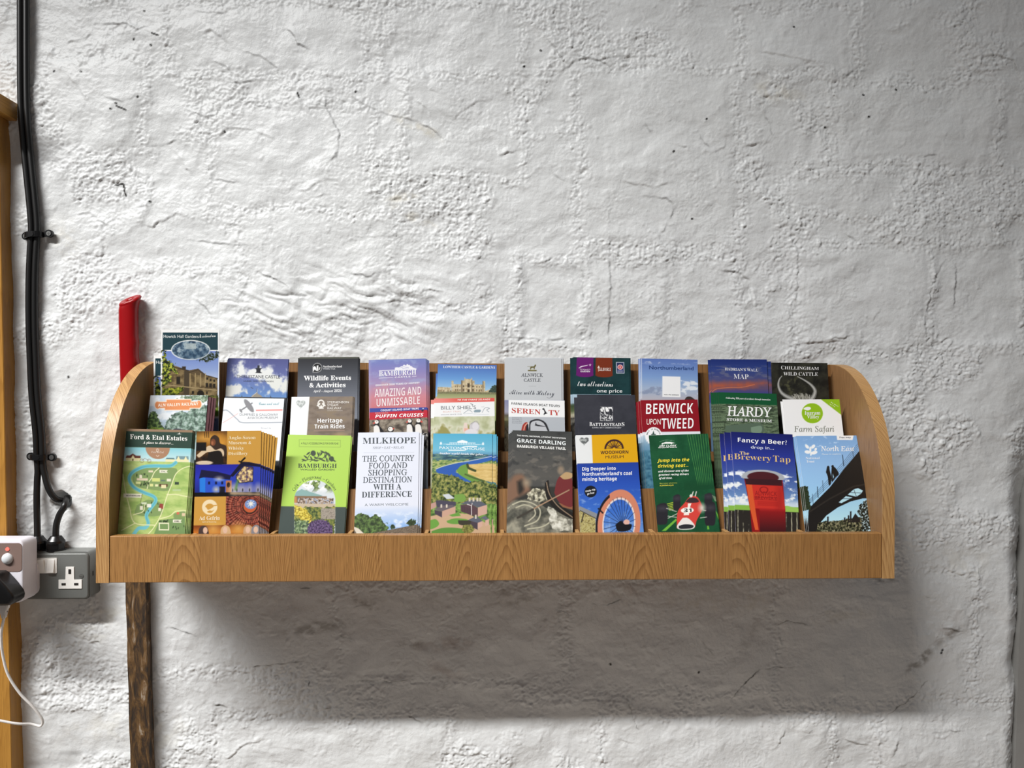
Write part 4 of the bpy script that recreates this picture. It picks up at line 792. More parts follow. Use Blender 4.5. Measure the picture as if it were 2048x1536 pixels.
for P, c in (([(150, 1040), (220, 1035), (430, 1060), (430, 1110), (250, 1140), (160, 1130)], '#4a4656'), ([(120, 1160), (240, 1110), (380, 1100), (425, 1130), (240, 1195)], '#6a6066'), ([(235, 1190), (425, 1120), (425, 1210), (235, 1275)], '#caa28c'), ([(130, 1170), (235, 1195), (235, 1275), (130, 1225)], '#4a3f4c'), ([(75, 1085), (150, 1060), (155, 1130), (75, 1170)], '#bf968a'),
             ([(490, 1090), (620, 1030), (770, 1040), (870, 1100), (740, 1135), (640, 1090)], '#5c606c'), ([(740, 1135), (870, 1095), (870, 1220), (740, 1260)], '#cfa896'), ([(495, 1100), (640, 1085), (740, 1140), (740, 1260), (640, 1240), (500, 1190)], '#5a4248'), ([(600, 1310), (720, 1250), (810, 1320), (740, 1350)], '#5d6270'), ([(600, 1310), (740, 1345), (740, 1440), (620, 1390)], '#4a3f48'), ([(740, 1345), (805, 1320), (805, 1390), (740, 1430)], '#d2ab98'), ([(780, 1280), (840, 1245), (900, 1295), (850, 1310)], '#666a76'), ([(845, 1310), (900, 1290), (900, 1370), (845, 1390)], '#d2ab98')): A.poly(P, c)
for x in (610, 665, 720, 760): A.rect(x, 1000, x+26, 1050, '#d8cbb8')
for x in (215, 290, 700): A.rect(x, 1095 if x < 600 else 1235, x+22, 1140 if x < 600 else 1290, '#e0d5c2')
A.blob([(460, 1310), (640, 1320), (600, 1380), (480, 1370)], '#3d3a2c'); A.tex(A.sd_ell(600, 1430, 85, 60), ['#5a5a2c', '#9c9a50'], 30, 35, 16); A.line([(590, 1090), (650, 1110), (650, 1240)], 10, '#e8e4e0'); A.line([(650, 1110), (660, 1075)], 8, '#e8e4e0')
for k in range(6): A.line([(530+k*22, 1120+k*6), (530+k*22, 1200+k*4)], 6, '#3c2c38')
w = '#f4fafc'
for P in ([(450, 215), (450, 195), (520, 178), (590, 195), (590, 215)],): A.poly(P, w)
for x in np.linspace(345, 690, 16): A.rect(x, 218 if abs(x-520) > 75 else 214, x+8, 242, w)
A.line([(340, 216), (700, 218)], 4, w); A.line([(300, 246), (760, 248)], 3, w)
for x in (222, 808): A.rect(x-14, 225, x+14, 246, w); A.poly([(x-16, 225), (x, 205), (x+16, 225)], w)
A.line([(250, 240), (340, 238)], 3, w); A.line([(700, 238), (790, 240)], 3, w)
A.txt('PAXTON', 'r', 202, 505, 310, 36, w, 314, off=.004); A.txt('HOUSE', 'r', 585, 832, 318, 36, w, 325, off=.004); A.curve([(720, 270), (600, 270), (520, 285), (570, 305), (540, 325), (330, 328)], 14, w)
A.txt('Another world inside the gates...', 'B', 188, 838, 384, 30, w, 398)

A = art('storm', 96.5, 215, 161, (143, 968, 50, 105, 985, 1460), '#3f403e', .85)
A.vg([(50, '#3c3e3d'), (330, '#4a4a48'), (700, '#55534f'), (840, '#4a4a48'), (860, '#33332f'), (1460, '#2a2c2a')]); A.cloud(330, 830, 170, 41, .0, .5, '#7a736a', .55); A.cloud(60, 600, 200, 42, .1, .5, '#2c2d2e', .7)
A.tex(A.sd_poly([(0, 1080), (200, 1010), (420, 1040), (600, 1130), (1000, 1260), (1000, 2400), (0, 2400)]), ['#3a3b35', '#67655a', '#9a9684'], 260, 43, 60, ax=1.2, k=.9); A.tex(A.sd_poly([(330, 960), (460, 860), (590, 880), (620, 1030), (480, 1090), (360, 1020)]), ['#3a3832', '#9a957f', '#d8d4be'], 70, 44, 30, k=1.2)
for P in ([(130, 1110), (260, 1060), (420, 1090), (520, 1180), (480, 1320), (300, 1400)], [(180, 1150), (300, 1110), (420, 1150), (450, 1240), (360, 1330)], [(640, 1150), (680, 1300), (560, 1400), (340, 1440)]): A.curve(P, 22, '#9c9882'); A.curve(P, 6, '#c8c4ae')
A.tex(A.sd_poly([(640, 1130), (720, 1160), (800, 1260), (985, 1290), (985, 1460), (700, 1440), (640, 1300)]), ['#6a685e', '#b4b1a2', '#dedcd0'], 110, 45, 30, k=1.1)
A.blob([(590, 800), (640, 760), (660, 900), (740, 1060), (985, 1210), (985, 1290), (780, 1200), (640, 1060), (595, 930)], '#1f1b18'); A.curve([(612, 790), (640, 920), (700, 1030), (800, 1140), (985, 1270)], 14, '#8f7a66'); A.poly([(780, 1070), (985, 1110), (985, 1165), (840, 1130)], '#8a5a40')
A.blob([(720, 930), (760, 760), (830, 680), (940, 700), (985, 800), (985, 1110), (800, 1070)], '#6f2c2e'); A.blob([(800, 700), (880, 640), (985, 660), (960, 720), (860, 740)], '#b5966c'); A.ell(700, 640, 1, 1, '#4a4a48'); A.ell(815, 610, 44, 58, '#8a7a68', 0, 6)
A.blob([(90, 800), (160, 700), (280, 690), (330, 800), (380, 900), (300, 960), (200, 1010), (90, 1060)], '#7d5f4c', 6, 8); A.blob([(200, 790), (280, 760), (290, 900), (220, 960)], '#2c2824', 6, 8); A.ell(330, 800, 48, 50, '#9a8a74', 0, 14)
A.line([(200, 1290), (560, 1090), (930, 890)], 18, '#a08268'); A.line([(200, 1290), (420, 1170)], 30, '#3f3b34')
A.txt('THE ROYAL NATIONAL LIFEBOAT INSTITUTION', 'b', 203, 880, 133, 20, '#eef0ee', 160); A.txt('GRACE DARLING', 'b', 203, 880, 224, 56, '#f2fbfb', 250, off=-.008); A.txt('BAMBURGH VILLAGE TRAIL', 'b', 203, 885, 298, 38, '#f6f6f2', 320)

A = art('colliery', 99.6, 209, 156, (80, 928, 75, 150, 1045, 1470), '#2747b0', .98)
A.rect(-99, 0, 2000, 495, '#e6ac10'); A.poly([(-99, 0), (300, 0), (322, 495), (-99, 495)], '#eef0f0'); A.vg([(495, '#20409f'), (800, '#2a55bb'), (1200, '#3f74d0'), (1470, '#6a98dc')], A.cov(A.sd_rect(-99, 495, 2000, 2400))); A.cloud(900, 1480, 120, 51, .15, .5, '#b8d0f0', .5)
heart(A, 200, 160, 66, '#6a6e6e', '#aeb2b0')
dk = '#3c1f24'; m = A.cov(np.abs(A.sd_ell(621, 290, 124, 130))-13)*sstep(292, 286, A.Y); A.put(m, dk)
for k in range(13): a = math.pi*k/12; A.put(A.cov(A.sd_line([(621+25*math.cos(a), 286-25*math.sin(a)), (621+112*math.cos(a), 286-118*math.sin(a))], 7 if k % 2 else 12))*(A.Y < 288), dk if k % 2 == 0 else '#5c3a20')
A.txt('WOODHORN', 'b', 430, 822, 362, 46, dk); A.txt('MUSEUM', 'r', 500, 755, 428, 40, '#4a2a20')
for t, x1, y in (('Dig Deeper into', 645, 600), ("Northumberland's coal", 875, 675), ('mining heritage', 662, 750)): A.txt(t, 'b', 172, x1, y, 50, '#ffffff')
A.ell(289, 903, 87, 84, '#10141c'); A.txt('Under 16s', 'b', 218, 355, 912, 26, '#ffffff', 888); A.txt('go free!', 'b', 240, 342, 950, 26, '#ffffff', 932)
A.tex(A.sd_poly([(100, 1140), (360, 1260), (350, 2400), (100, 2400)]), ['#a89a5c', '#cfc68a', '#8a7a48'], 40, 52, 0, k=1.3); A.poly([(100, 1090), (380, 1220), (370, 1290), (100, 1150)], '#8f9296'); A.line([(120, 1160), (360, 1285)], 9, '#2c2a28'); A.line([(190, 1210), (160, 1330)], 16, '#3a342a'); A.line([(200, 1330), (330, 1370)], 5, '#5a4c30')
w_ = A.sd_ell(690, 1370, 288, 455, 4); A.put(A.cov(np.abs(w_+18)-38), '#d98a6c'); A.put(A.cov(np.abs(A.sd_ell(672, 1375, 300, 455, 6)+2)-14)*(A.X < 560), '#1f1c24'); A.put(A.cov(np.abs(w_+62)-9), '#f0e0d8')
for k in range(24):
    a = 2*math.pi*k/24+.1; e = (700+228*math.cos(a), 1375+388*math.sin(a)); A.line([(745+30*math.cos(a), 1375+30*math.sin(a)), e], 6, '#1a2140')
A.line([(400, 1150), (460, 1210)], 22, '#1f1c24'); A.ell(800, 1350, 45, 40, '#e8b8a8'); A.blob([(640, 1380), (720, 1330), (780, 1380), (870, 1380), (840, 1460), (680, 1470)], '#15141a')

A = art('racing', 98.5, 208, 155, (62, 900, 90, 185, 1060, 1462), '#164a2c', .8)
A.tex(A.sd_rect(-999, -999, 3000, 3000), ['#12462a', '#1b5433'], 240, 61); A.put(.55*sstep(200, 1500, A.Y)*sstep(900, 200, A.X), '#0f3f24')
for k in range(11): A.line([(605+k*37, 85), (760+k*23, 840)], 4.5, '#5a9a4e')
A.put(sstep(740, 850, A.Y)*A.cov(A.sd_rect(560, 700, 1200, 900))*.8, '#134428')
w = '#f2f2ee'
A.curve([(215, 190), (300, 168), (420, 180)], 3, '#9abba0'); A.poly([(240, 215), (300, 195), (370, 198), (440, 215), (370, 222), (250, 222)], w); A.ell(255, 220, 12, 12, w); A.ell(382, 220, 12, 12, w); A.txt('JIM CLARK', 'i', 200, 455, 264, 26, w); A.txt('MOTORSPORT MUSEUM', 'b', 197, 458, 284, 13, w)
for t, x0, x1, y in (('Jump into the', 180, 636, 488), ('driving seat...', 190, 622, 568)): A.txt(t, 'i', x0, x1, y, 48, '#f0d93c')
for t, x0, x1, y in (('and discover one of the', 195, 627, 636), ('greatest racing drivers', 200, 627, 686), ('of all time.', 205, 395, 735)): A.txt(t, 'i', x0, x1, y, 28, w)
A.txt('Start your adventure', 'r', 213, 462, 802, 18, '#b9c04c'); A.txt('at jimclark.org.uk', 'b', 215, 412, 833, 18, '#e0d24a')
for P in ([(240, 1462), (440, 1300), (460, 1320), (300, 1462)], [(880, 1300), (920, 1462), (890, 1462)], [(1000, 1180), (1060, 1300), (1050, 1340)]): A.poly(P, '#6fae3c')
for k in range(5): A.line([(320+k*8, 1090+k*22), (410+k*6, 1070+k*22)], 9, '#c8cc3c'); A.line([(960+k*10, 990+k*18), (1060, 1040+k*12)], 5, '#d8dcb4')
for cx, cy, rx, ry in ((455, 1070, 48, 110), (905, 1050, 52, 95), (245, 1225, 75, 150), (930, 1245, 72, 165)): A.blob([(cx-rx, cy-ry*.8), (cx, cy-ry), (cx+rx, cy-ry*.8), (cx+rx, cy+ry*.8), (cx, cy+ry), (cx-rx, cy+ry*.8)], '#26242a'); A.ell(cx+rx*.1, cy-ry*.5, rx*.6, ry*.14, '#45424a', 0, 12)
for P in ([(310, 1150), (450, 1200)], [(330, 1260), (450, 1280)], [(780, 1180), (870, 1200)], [(790, 1300), (880, 1290)], [(330, 1290), (460, 1230)]): A.line(P, 9, '#c9c5bc')
A.blob([(560, 1090), (640, 1000), (740, 1000), (800, 1090), (820, 1180), (740, 1330), (690, 1440), (480, 1440), (455, 1380), (470, 1200)], '#d0433a'); A.blob([(580, 1070), (640, 1015), (730, 1020), (770, 1075), (660, 1085)], '#3a2c2e'); A.ell(660, 985, 22, 22, '#d8d4cc'); A.line([(690, 930), (670, 990)], 14, '#d8d4cc'); A.line([(735, 930), (720, 990)], 14, '#d8d4cc')
A.poly([(615, 1090), (665, 1090), (640, 1160), (610, 1160)], '#f0e8e0'); A.ell(605, 1188, 92, 40, '#f4f0ea'); A.txt('31', 'i', 555, 665, 1212, 50, '#17161a'); A.rect(555, 1225, 630, 1255, '#f0e8e0')
A.blob([(540, 1290), (620, 1300), (710, 1400), (670, 1450), (500, 1450), (458, 1400)], '#e6e2dc'); A.blob([(480, 1400), (580, 1380), (690, 1400), (660, 1440), (500, 1440)], '#2a2c30'); A.ell(815, 1160, 40, 50, '#cfc8bc', 0, 10)

A = art('beer', 103, 211, 159, (222, 1105, 62, 290, 1190, 1462), '#232f86', .8)
A.vg([(60, '#161c5e'), (400, '#27348c'), (700, '#41599e'), (1000, '#6c8fc0'), (1150, '#c8d8e8')]); A.cloud(640, 1130, 150, 71, -.02, .35, '#f4f7fa', .95); A.put(sstep(1000, 1090, A.Y)*.6, '#e6edf4')
A.rect(-99, 1120, 3000, 1200, '#86b84a'); A.poly([(930, 1120), (1010, 1105), (1250, 1150), (1250, 1200), (930, 1200)], '#9ac65a'); A.rect(-99, 1190, 3000, 2600, '#2a2622'); A.put(A.cov(A.sd_rect(-99, 1195, 3000, 2600))*sstep(.75, .95, np.sin(A.X/12))*sstep(-.2, .4, A.n(200, 72)), '#a8a48c')
A.poly([(395, 720), (940, 720), (985, 1160), (1000, 2000), (560, 2000), (490, 1180)], '#8c1216'); A.ell(668, 720, 275, 110, '#4a1c22'); A.put(A.cov(np.abs(A.sd_ell(668, 715, 262, 92))-14)*(A.Y < 745), '#a9aeb4'); A.poly([(410, 745), (930, 745), (938, 830), (428, 830)], '#3a1a20')
A.put(A.cov(A.sd_poly([(428, 830), (938, 830), (985, 1160), (490, 1160)])), '#c83228'); A.poly([(430, 830), (510, 830), (610, 1460), (560, 1460), (490, 1160)], '#d85a2e'); A.vg([(1150, '#c02c26'), (1200, '#8c1a1c'), (1460, '#3c1418')], A.cov(A.sd_poly([(620, 1150), (985, 1150), (1000, 2000), (640, 2000)]))*.9); A.put(A.cov(A.sd_rect(880, 850, 930, 1150), 20)*.5, '#7c1418')
A.put(A.cov(np.abs(A.sd_rect(545, 1000, 865, 1035))-3)*.4, '#5c0e12')
A.txt('ALNWICK', 'r', 555, 865, 975, 60, '#8e1c1e'); A.txt('BREWERY', 'r', 560, 862, 1028, 40, '#8e1c1e'); A.put(A.cov(np.abs(A.sd_ell(680, 895, 55, 40))-6), '#8e1c1e')
for k in range(3): A.line([(600, 1065+k*22), (880, 1065+k*22)], 8, '#a8221f', 3)
A.txt('Fancy a Beer?', 'b', 322, 1022, 212, 66, '#ffffff', 220, off=-.006); A.txt('drop in...', 'r', 505, 832, 300, 44, '#e8ecf8', 304)
A.txt('The', 's', 345, 478, 398, 46, '#dcc28c'); A.txt('Brewery', 's', 262, 790, 470, 86, '#d9b878', 478, off=-.01); A.txt('Tap', 's', 815, 1062, 482, 92, '#d9b878', 486, off=-.01)

A = art('bridge', 101.5, 208, 157, (90, 940, 87, 275, 1165, 1460), '#7fa9d8', .64)
A.vg([(85, '#7298c4'), (500, '#84a9d0'), (1000, '#92bfe0'), (1300, '#a8cfe6')]); A.cloud(85, 260, 90, 81, .25, .4, '#c6d8ea', .6)
bk = '#1c1917'
A.poly([(270, 1130), (560, 840), (760, 580), (985, 310), (1300, 0), (1300, 1000), (1030, 1000), (860, 1040), (680, 1120), (520, 1230), (400, 1370), (330, 2400), (200, 2400)], bk)
A.poly([(690, 1050), (790, 965), (885, 985), (730, 1062)], '#a9cfe6'); A.poly([(815, 945), (900, 870), (960, 855), (1030, 890), (1010, 930), (940, 975)], '#a9cfe6'); A.line([(850, 915), (1010, 925)], 6, bk); A.line([(900, 870), (940, 975)], 6, bk); A.line([(730, 1000), (860, 1000)], 6, bk)
A.line([(275, 1180), (560, 1000), (900, 830), (1080, 800)], 14, '#332e29', 3)
for o in (0, 34, 68, 102): A.line([(250, 1040+o*.5), (560, 700+o), (760, 470+o), (960, 210+o)], 4.5, '#3a4c62')
for x, y in ((325, 1000), (392, 900), (465, 810), (750, 450), (890, 330)): A.line([(x-8, y-70 if x != 750 else 375), (x+6, y+80)], 10 if x in (392, 750) else 5, '#1e2a38')
A.blob([(505, 620), (525, 540), (550, 540), (560, 600), (580, 700), (570, 800), (545, 800), (530, 690)], bk); A.ell(537, 552, 17, 20, bk); A.ell(600, 540, 18, 20, bk); A.blob([(585, 560), (620, 545), (660, 590), (685, 650), (640, 700), (590, 760), (580, 660)], bk); A.poly([(598, 640), (618, 690), (606, 720)], '#9cc4e2')
A.tex(A.sd_poly([(200, 2400), (400, 1330), (480, 1310), (700, 1300), (900, 1270), (1130, 1250), (1300, 2400)]), ['#15150f', '#2f3020', '#55553c', '#8a8468'], 34, 83, 16, k=1.3)
for x, y in ((542, 1245), (780, 1262), (835, 1232), (865, 1178)): A.rect(x-11, y, x+11, 1330, '#241f1c')
A.poly([(880, 1290), (930, 1205), (1000, 1290), (1000, 1330), (880, 1330)], '#211d1b'); A.tex(A.sd_poly([(1130, 1000), (1040, 1040), (980, 1110), (960, 1200), (1020, 1280), (1100, 2400), (1300, 2400), (1300, 1000)]), ['#141612', '#22251c', '#b9d2dc'], 26, 84, 26, k=1.); A.tex(A.sd_poly([(150, 800), (250, 830), (280, 1000), (300, 1150), (200, 1150)]), ['#1c2418', '#33402a'], 20, 85, 18)
w = '#f2f4f4'
for x, y, rx, ry, r in ((245, 245, 34, 20, 50), (330, 245, 34, 22, -50), (290, 285, 14, 40, 0), (250, 325, 40, 24, 10), (345, 335, 44, 24, -15), (300, 350, 12, 30, 10), (365, 285, 16, 22, 30)): A.ell(x, y, rx, ry, w, r)
A.poly([(660, 85), (900, 85), (885, 155), (670, 152)], '#efefee'); A.txt('Free map', 'b', 702, 860, 126, 24, '#38424e')
A.txt('North East', 't', 440, 905, 312, 70, w, 318, off=.012); A.txt('Places to explore', 'r', 452, 715, 368, 20, '#d4dce6'); A.txt('National', 's', 222, 418, 430, 34, w, off=-.006); A.txt('Trust', 's', 232, 345, 480, 34, w, off=-.006)
# ---- middle row
A = art('steam', 95, 211, 60, (90, 885, 952, 25, 832, 1450), '#d3dde4', .95)
A.vg([(950, '#cfd8e2'), (1300, '#c2d4e4'), (1500, '#9fb4b8')]); A.cloud(950, 1350, 200, 101, -.1, .5, '#f6f8fa', .8)
A.tex(A.sd_poly([(470, 990), (620, 950), (900, 940), (880, 1060), (700, 1020), (560, 1010)]), ['#4a6048', '#7d9478', '#b0bea8'], 40, 102, 40); A.tex(A.sd_poly([(290, 1330), (420, 1200), (560, 1180), (700, 1130), (880, 1080), (880, 1600), (250, 1600)]), ['#3c5046', '#5f7a6a', '#8aa294', '#aebfb8'], 60, 103, 50, k=1.2); A.tex(A.sd_poly([(10, 1450), (60, 1240), (130, 1140), (220, 1330), (300, 1460), (300, 1700), (0, 1700)]), ['#22331c', '#3f5a30', '#8aa85c'], 40, 104, 50)
A.tex(A.sd_rect(60, 1400, 250, 1500), ['#6f8a34', '#9ab84c'], 30, 105, 30); A.blob([(350, 1450), (430, 1415), (530, 1430), (600, 1470), (500, 1700), (300, 1700)], '#3a3c48')
o = '#e08a50'
for e, c in ((14, '#f8e2cc'), (4, o)):
    A.put(A.cov(A.sd_rect(190-e, 1050-e, 755+e, 1125+e)-0), c); A.ell(185, 1090, 30+e, 44+e, c); A.ell(758, 1078, 26+e, 44+e, c); A.rect(315-e, 1018-e, 640+e, 1060, c); A.rect(290-e, 1120, 620+e, 1152+e, c)
A.txt('ALN VALLEY RAILWAY', 'b', 192, 748, 1112, 42, '#fdf3e4', 1092, off=-.006)

A = art('aviation', 98, 205, 51, (172, 1170, 755, 105, 1130, 1270), '#f8fafc', 1.)  # lamp sheen washed into the cover colours: pale ground, grey lettering
A.put(A.cov(A.sd_rect(-99, 0, 3000, 860), 60)*.6, '#e4f2fa'); g_ = '#8a8a8e'
A.ell(578, 885, 130, 46, g_, 56); A.line([(440, 965), (630, 840)], 24, g_); A.ell(440, 972, 38, 18, g_, 58); A.line([(600, 860), (635, 838)], 12, g_)
A.txt('Come and visit', 'c', 745, 1085, 870, 46, '#6fa8b4', 862); A.poly([(690, 950), (1140, 935), (1140, 960), (695, 972)], '#ee9a94')
A.txt('DUMFRIES & GALLOWAY', 'r', 420, 1065, 1058, 40, '#7a7c84', 1050); A.txt('AVIATION MUSEUM', 'r', 550, 1062, 1110, 40, '#7a7c84', 1100)
A.curve([(140, 970), (200, 965), (260, 1005), (310, 1055), (380, 1120), (450, 1170), (700, 1170), (1130, 1160)], 20, '#a9b0ba'); A.curve([(130, 1180), (250, 1110), (390, 1020)], 10, '#e6b8b4'); A.txt('Gateway to the', 'c', 775, 945, 1268, 24, '#9aa2b4'); A.rect(-99, 1800, 3000, 3000, '#1b1c22')

A = art('heritage', 102, 208, 66, (70, 1118, 768, 40, 1090, 1415), '#7f7060', .95)
A.tex(A.sd_rect(-99, 0, 3000, 3000), ['#75675a', '#84766a', '#8a7a66'], 300, 111, ax=3); A.poly([(-99, 0), (376, 0), (376, 768), (332, 1415), (332, 4000), (-99, 4000)], '#eef0f0'); heart(A, 228, 885, 78, '#aab0ae', '#d4d8d6')
w = '#f2eee8'
A.put(A.cov(np.abs(A.sd_ell(572, 890, 52, 62))-9), w); A.ell(545, 890, 14, 18, w); A.ell(602, 890, 14, 18, w); A.ell(574, 930, 16, 18, w); A.line([(510, 920), (530, 905)], 22, w); A.line([(640, 920), (615, 905)], 22, w); A.line([(540, 965), (610, 965)], 14, w)
for t, x1, y in (('STEPHENSON', 1045, 882), ('STEAM', 862, 932), ('RAILWAY', 920, 982)): A.txt(t, 'r', 680, x1, y, 36, w)
A.txt('NORTH TYNESIDE', 'r', 680, 940, 1014, 16, '#cfc6bc'); A.txt('Heritage', 'b', 512, 935, 1205, 68, '#ffffff', off=-.004); A.txt('Train Rides', 'b', 460, 972, 1303, 68, '#ffffff', off=-.004); A.line([(450, 1340), (970, 1340)], 5, '#c79a8c'); A.ell(880, 1420, 70, 24, '#b59a70', 0, 10)

A = art('puffins', 95.5, 189, 42, (140, 1201, 993, 121, 1210, 1443), '#6a5f54', .95)
A.tex(A.sd_rect(-99, 1150, 3000, 4000), ['#4a4038', '#7d7264', '#a39888'], 160, 121, ax=1.6); A.poly([(-99, 0), (3000, 0), (3000, 1030), (1210, 1040), (130, 1072), (-99, 1080)], '#3a4a9c'); A.poly([(-99, 1078), (130, 1072), (1210, 1042), (3000, 1000), (3000, 1160), (1210, 1180), (130, 1210), (-99, 1215)], '#c2263a')
A.txt('COQUET ISLAND BOAT TRIPS', 'b', 342, 1045, 1052, 34, '#f4f4fa', 1032); A.txt("DAVE GRAY'S", 'b', 245, 480, 1095, 18, '#f0c8c4'); A.txt('PUFFIN CRUISES', 'i', 238, 1135, 1174, 60, '#ffffff', 1160)
A.poly([(1090, 1060), (1110, 1035), (1140, 1040), (1120, 1075)], '#1c1c2c'); A.ell(1125, 1015, 12, 9, '#e8e8f0')
def puffin(A, x, y, s, d, fat=1.):
    A.blob([(x-50*s, y+230*s), (x-50*s, y+100*s), (x-30*s, y+20*s), (x+20*s, y-30*s), (x+55*s, y+20*s), (x+50*s, y+90*s), (x+130*s*d*fat if d > 0 else x+70*s, y+200*s), (x+120*s, y+300*s), (x-40*s, y+300*s)], '#171518')
    A.blob([(x-62*s, y+110*s), (x-10*s, y+85*s), (x+45*s, y+130*s), (x+60*s, y+300*s), (x-50*s, y+300*s)], '#efebe6'); A.ell(x-2*s, y+22*s, 40*s, 36*s, '#f0ece6'); A.ell(x, y+12*s, 7*s, 7*s, '#2a2226')
    A.poly([(x+d*-1*38*s, y+15*s), (x-d*78*s, y+45*s), (x-d*70*s, y+62*s), (x-d*32*s, y+52*s)], '#d0564a')
puffin(A, 265, 1228, .95, 1); puffin(A, 880, 1222, .9, 1); puffin(A, 1045, 1215, 1.0, -1); A.ell(525, 1390, 62, 60, '#171518'); A.ell(520, 1385, 46, 42, '#f0ece6'); A.poly([(555, 1360), (600, 1370), (570, 1400)], '#d0564a'); A.ell(505, 1380, 7, 7, '#2a2226')
A.tex(A.sd_rect(-99, 1470, 3000, 1800), ['#17161a', '#2c2a2c', '#c8c4c0'], 40, 122); A.vg([(1700, '#8f96a0'), (2200, '#aab2bc'), (2900, '#55607a')], A.cov(A.sd_rect(-99, 1750, 3000, 4000)))

A = art('seabirds', 101.5, 207, 59, (90, 1200, 768, 70, 1215, 1410), '#f7f8f8', 1.)
A.poly([(-99, 0), (3000, 0), (3000, 830), (1210, 835), (80, 850), (-99, 855)], '#e2584e'); A.put(sstep(700, 150, A.X)*A.cov(A.sd_rect(-99, 0, 3000, 850))*.55, '#f6b8ae'); A.txt('TO THE FARNE ISLANDS', 'i', 520, 1125, 815, 30, '#fdeee8', 812)  # band paled towards the left, the lamp's sheen painted into its colour
A.txt('BILLY SHIEL’S', 'r', 212, 860, 975, 62, '#7c8288', 970, off=.006); A.txt('BOAT TRIPS', 'r', 250, 580, 1030, 28, '#f0c4b8'); A.txt('SAILING SINCE 1918', 'r', 210, 590, 1078, 17, '#9a9ea6', 1072)
bl = '#7d8a94'
A.curve([(630, 1050), (700, 1000), (740, 990), (790, 1030)], 7, bl); A.poly([(815, 1010), (850, 985), (940, 985), (955, 1010), (930, 1035), (830, 1035)], '#8fa4ae'); A.curve([(975, 1035), (1020, 960), (1070, 950), (1110, 965), (1060, 990), (1100, 1030)], 8, bl); A.curve([(640, 1060), (760, 1055), (900, 1070), (1100, 1070)], 4, '#b4c0c8'); A.line([(960, 930), (990, 940), (1010, 925)], 4, '#a8b0b8'); A.line([(760, 870), (800, 890), (790, 900)], 9, '#3c4248')
A.tex(A.sd_rect(-99, 1108, 3000, 4000), ['#b4b890', '#c8cca8', '#dcdcc4', '#a09a5c'], 420, 131); A.ell(830, 1310, 95, 100, '#d4d0d4'); A.ell(850, 1290, 60, 66, '#e6e2e6'); A.curve([(760, 1250), (860, 1195), (915, 1260)], 12, '#a8a6a4'); A.poly([(640, 1220), (690, 1230), (720, 1400), (610, 1400)], '#ecd8cc'); A.poly([(640, 1320), (720, 1330), (740, 1380), (640, 1380)], '#f0b8a0'); A.ell(770, 1400, 120, 60, '#e8e4e8')

A = art('serenity', 95, 204, 53, (160, 1205, 888, 150, 1205, 1495), '#f6f7f7', .95)
A.rect(-99, 1222, 3000, 4000, '#b9bec4'); A.txt('FARNE ISLANDS BOAT TOURS', 'b', 215, 1115, 978, 46, '#2a2c30', 1022, off=-.006)
A.txt('SEREN', 's', 215, 755, 1142, 98, '#c04238', 1172); A.txt('TY', 's', 905, 1110, 1178, 98, '#c04238', 1188); A.poly([(800, 1050), (825, 1060), (850, 1110), (880, 1150), (830, 1165), (820, 1180), (808, 1165), (830, 1130), (815, 1085), (795, 1065)], '#1a1a1e'); A.ell(808, 1062, 20, 16, '#1a1a1e')
for k, t in enumerate(('Owned by the', 'Shiel Family of', 'six to the Blue', 'Environment')): A.txt(t, 'r', 220, 400, 1250+k*34, 20, '#8a8e94')
A.blob([(540, 1600), (540, 1340), (620, 1275), (720, 1265), (820, 1310), (880, 1400), (900, 1600)], '#26262a'); A.blob([(560, 1600), (565, 1360), (640, 1300), (740, 1300), (830, 1380), (880, 1600)], '#c4c6ca'); A.blob([(645, 1390), (665, 1325), (690, 1370), (850, 1410), (720, 1405)], '#2c2c30'); A.curve([(532, 1345), (524, 1500)], 14, '#e8e8ea'); A.blob([(370, 1600), (420, 1380), (510, 1340), (505, 1600)], '#a8362e'); A.curve([(420, 1600), (450, 1420), (500, 1350)], 14, '#e8c4a8'); A.blob([(470, 1600), (480, 1420), (520, 1370), (528, 1600)], '#22222a')

A = art('observatory', 99, 213, 69, (213, 1235, 745, 230, 1260, 1450), '#35363e', .85)
A.tex(A.sd_rect(-99, 0, 3000, 4000), ['#31323a', '#393a42'], 300, 141); w = '#f0f0f0'
A.rect(618, 962, 840, 1208, w); A.tex(A.sd_rect(618, 1040, 840, 1208), ['#f0f0f0', '#2c2d34'], 30, 142, 0, k=2.5); A.blob([(775, 1010), (800, 990), (830, 1020), (830, 1130), (790, 1120)], '#2c2d34'); A.line([(700, 970), (720, 1080), (780, 1090)], 12, '#2c2d34'); A.line([(640, 1050), (760, 1160)], 14, '#2c2d34'); A.ell(800, 1140, 24, 28, w); A.ell(800, 1140, 12, 14, '#2c2d34')
A.put(A.cov(A.sd_rect(618, 962, 840, 1208))*sstep(.22, .3, A.n(40, 143)), '#2c2d34')
A.txt('B', 's', 430, 478, 1298, 66, w); A.txt('ATTLESTEAD', 's', 482, 985, 1299, 52, w); A.txt('S', 's', 996, 1045, 1298, 66, w); A.txt('DARK SKY OBSERVATORY', 'r', 483, 992, 1342, 22, '#d0d2d6')

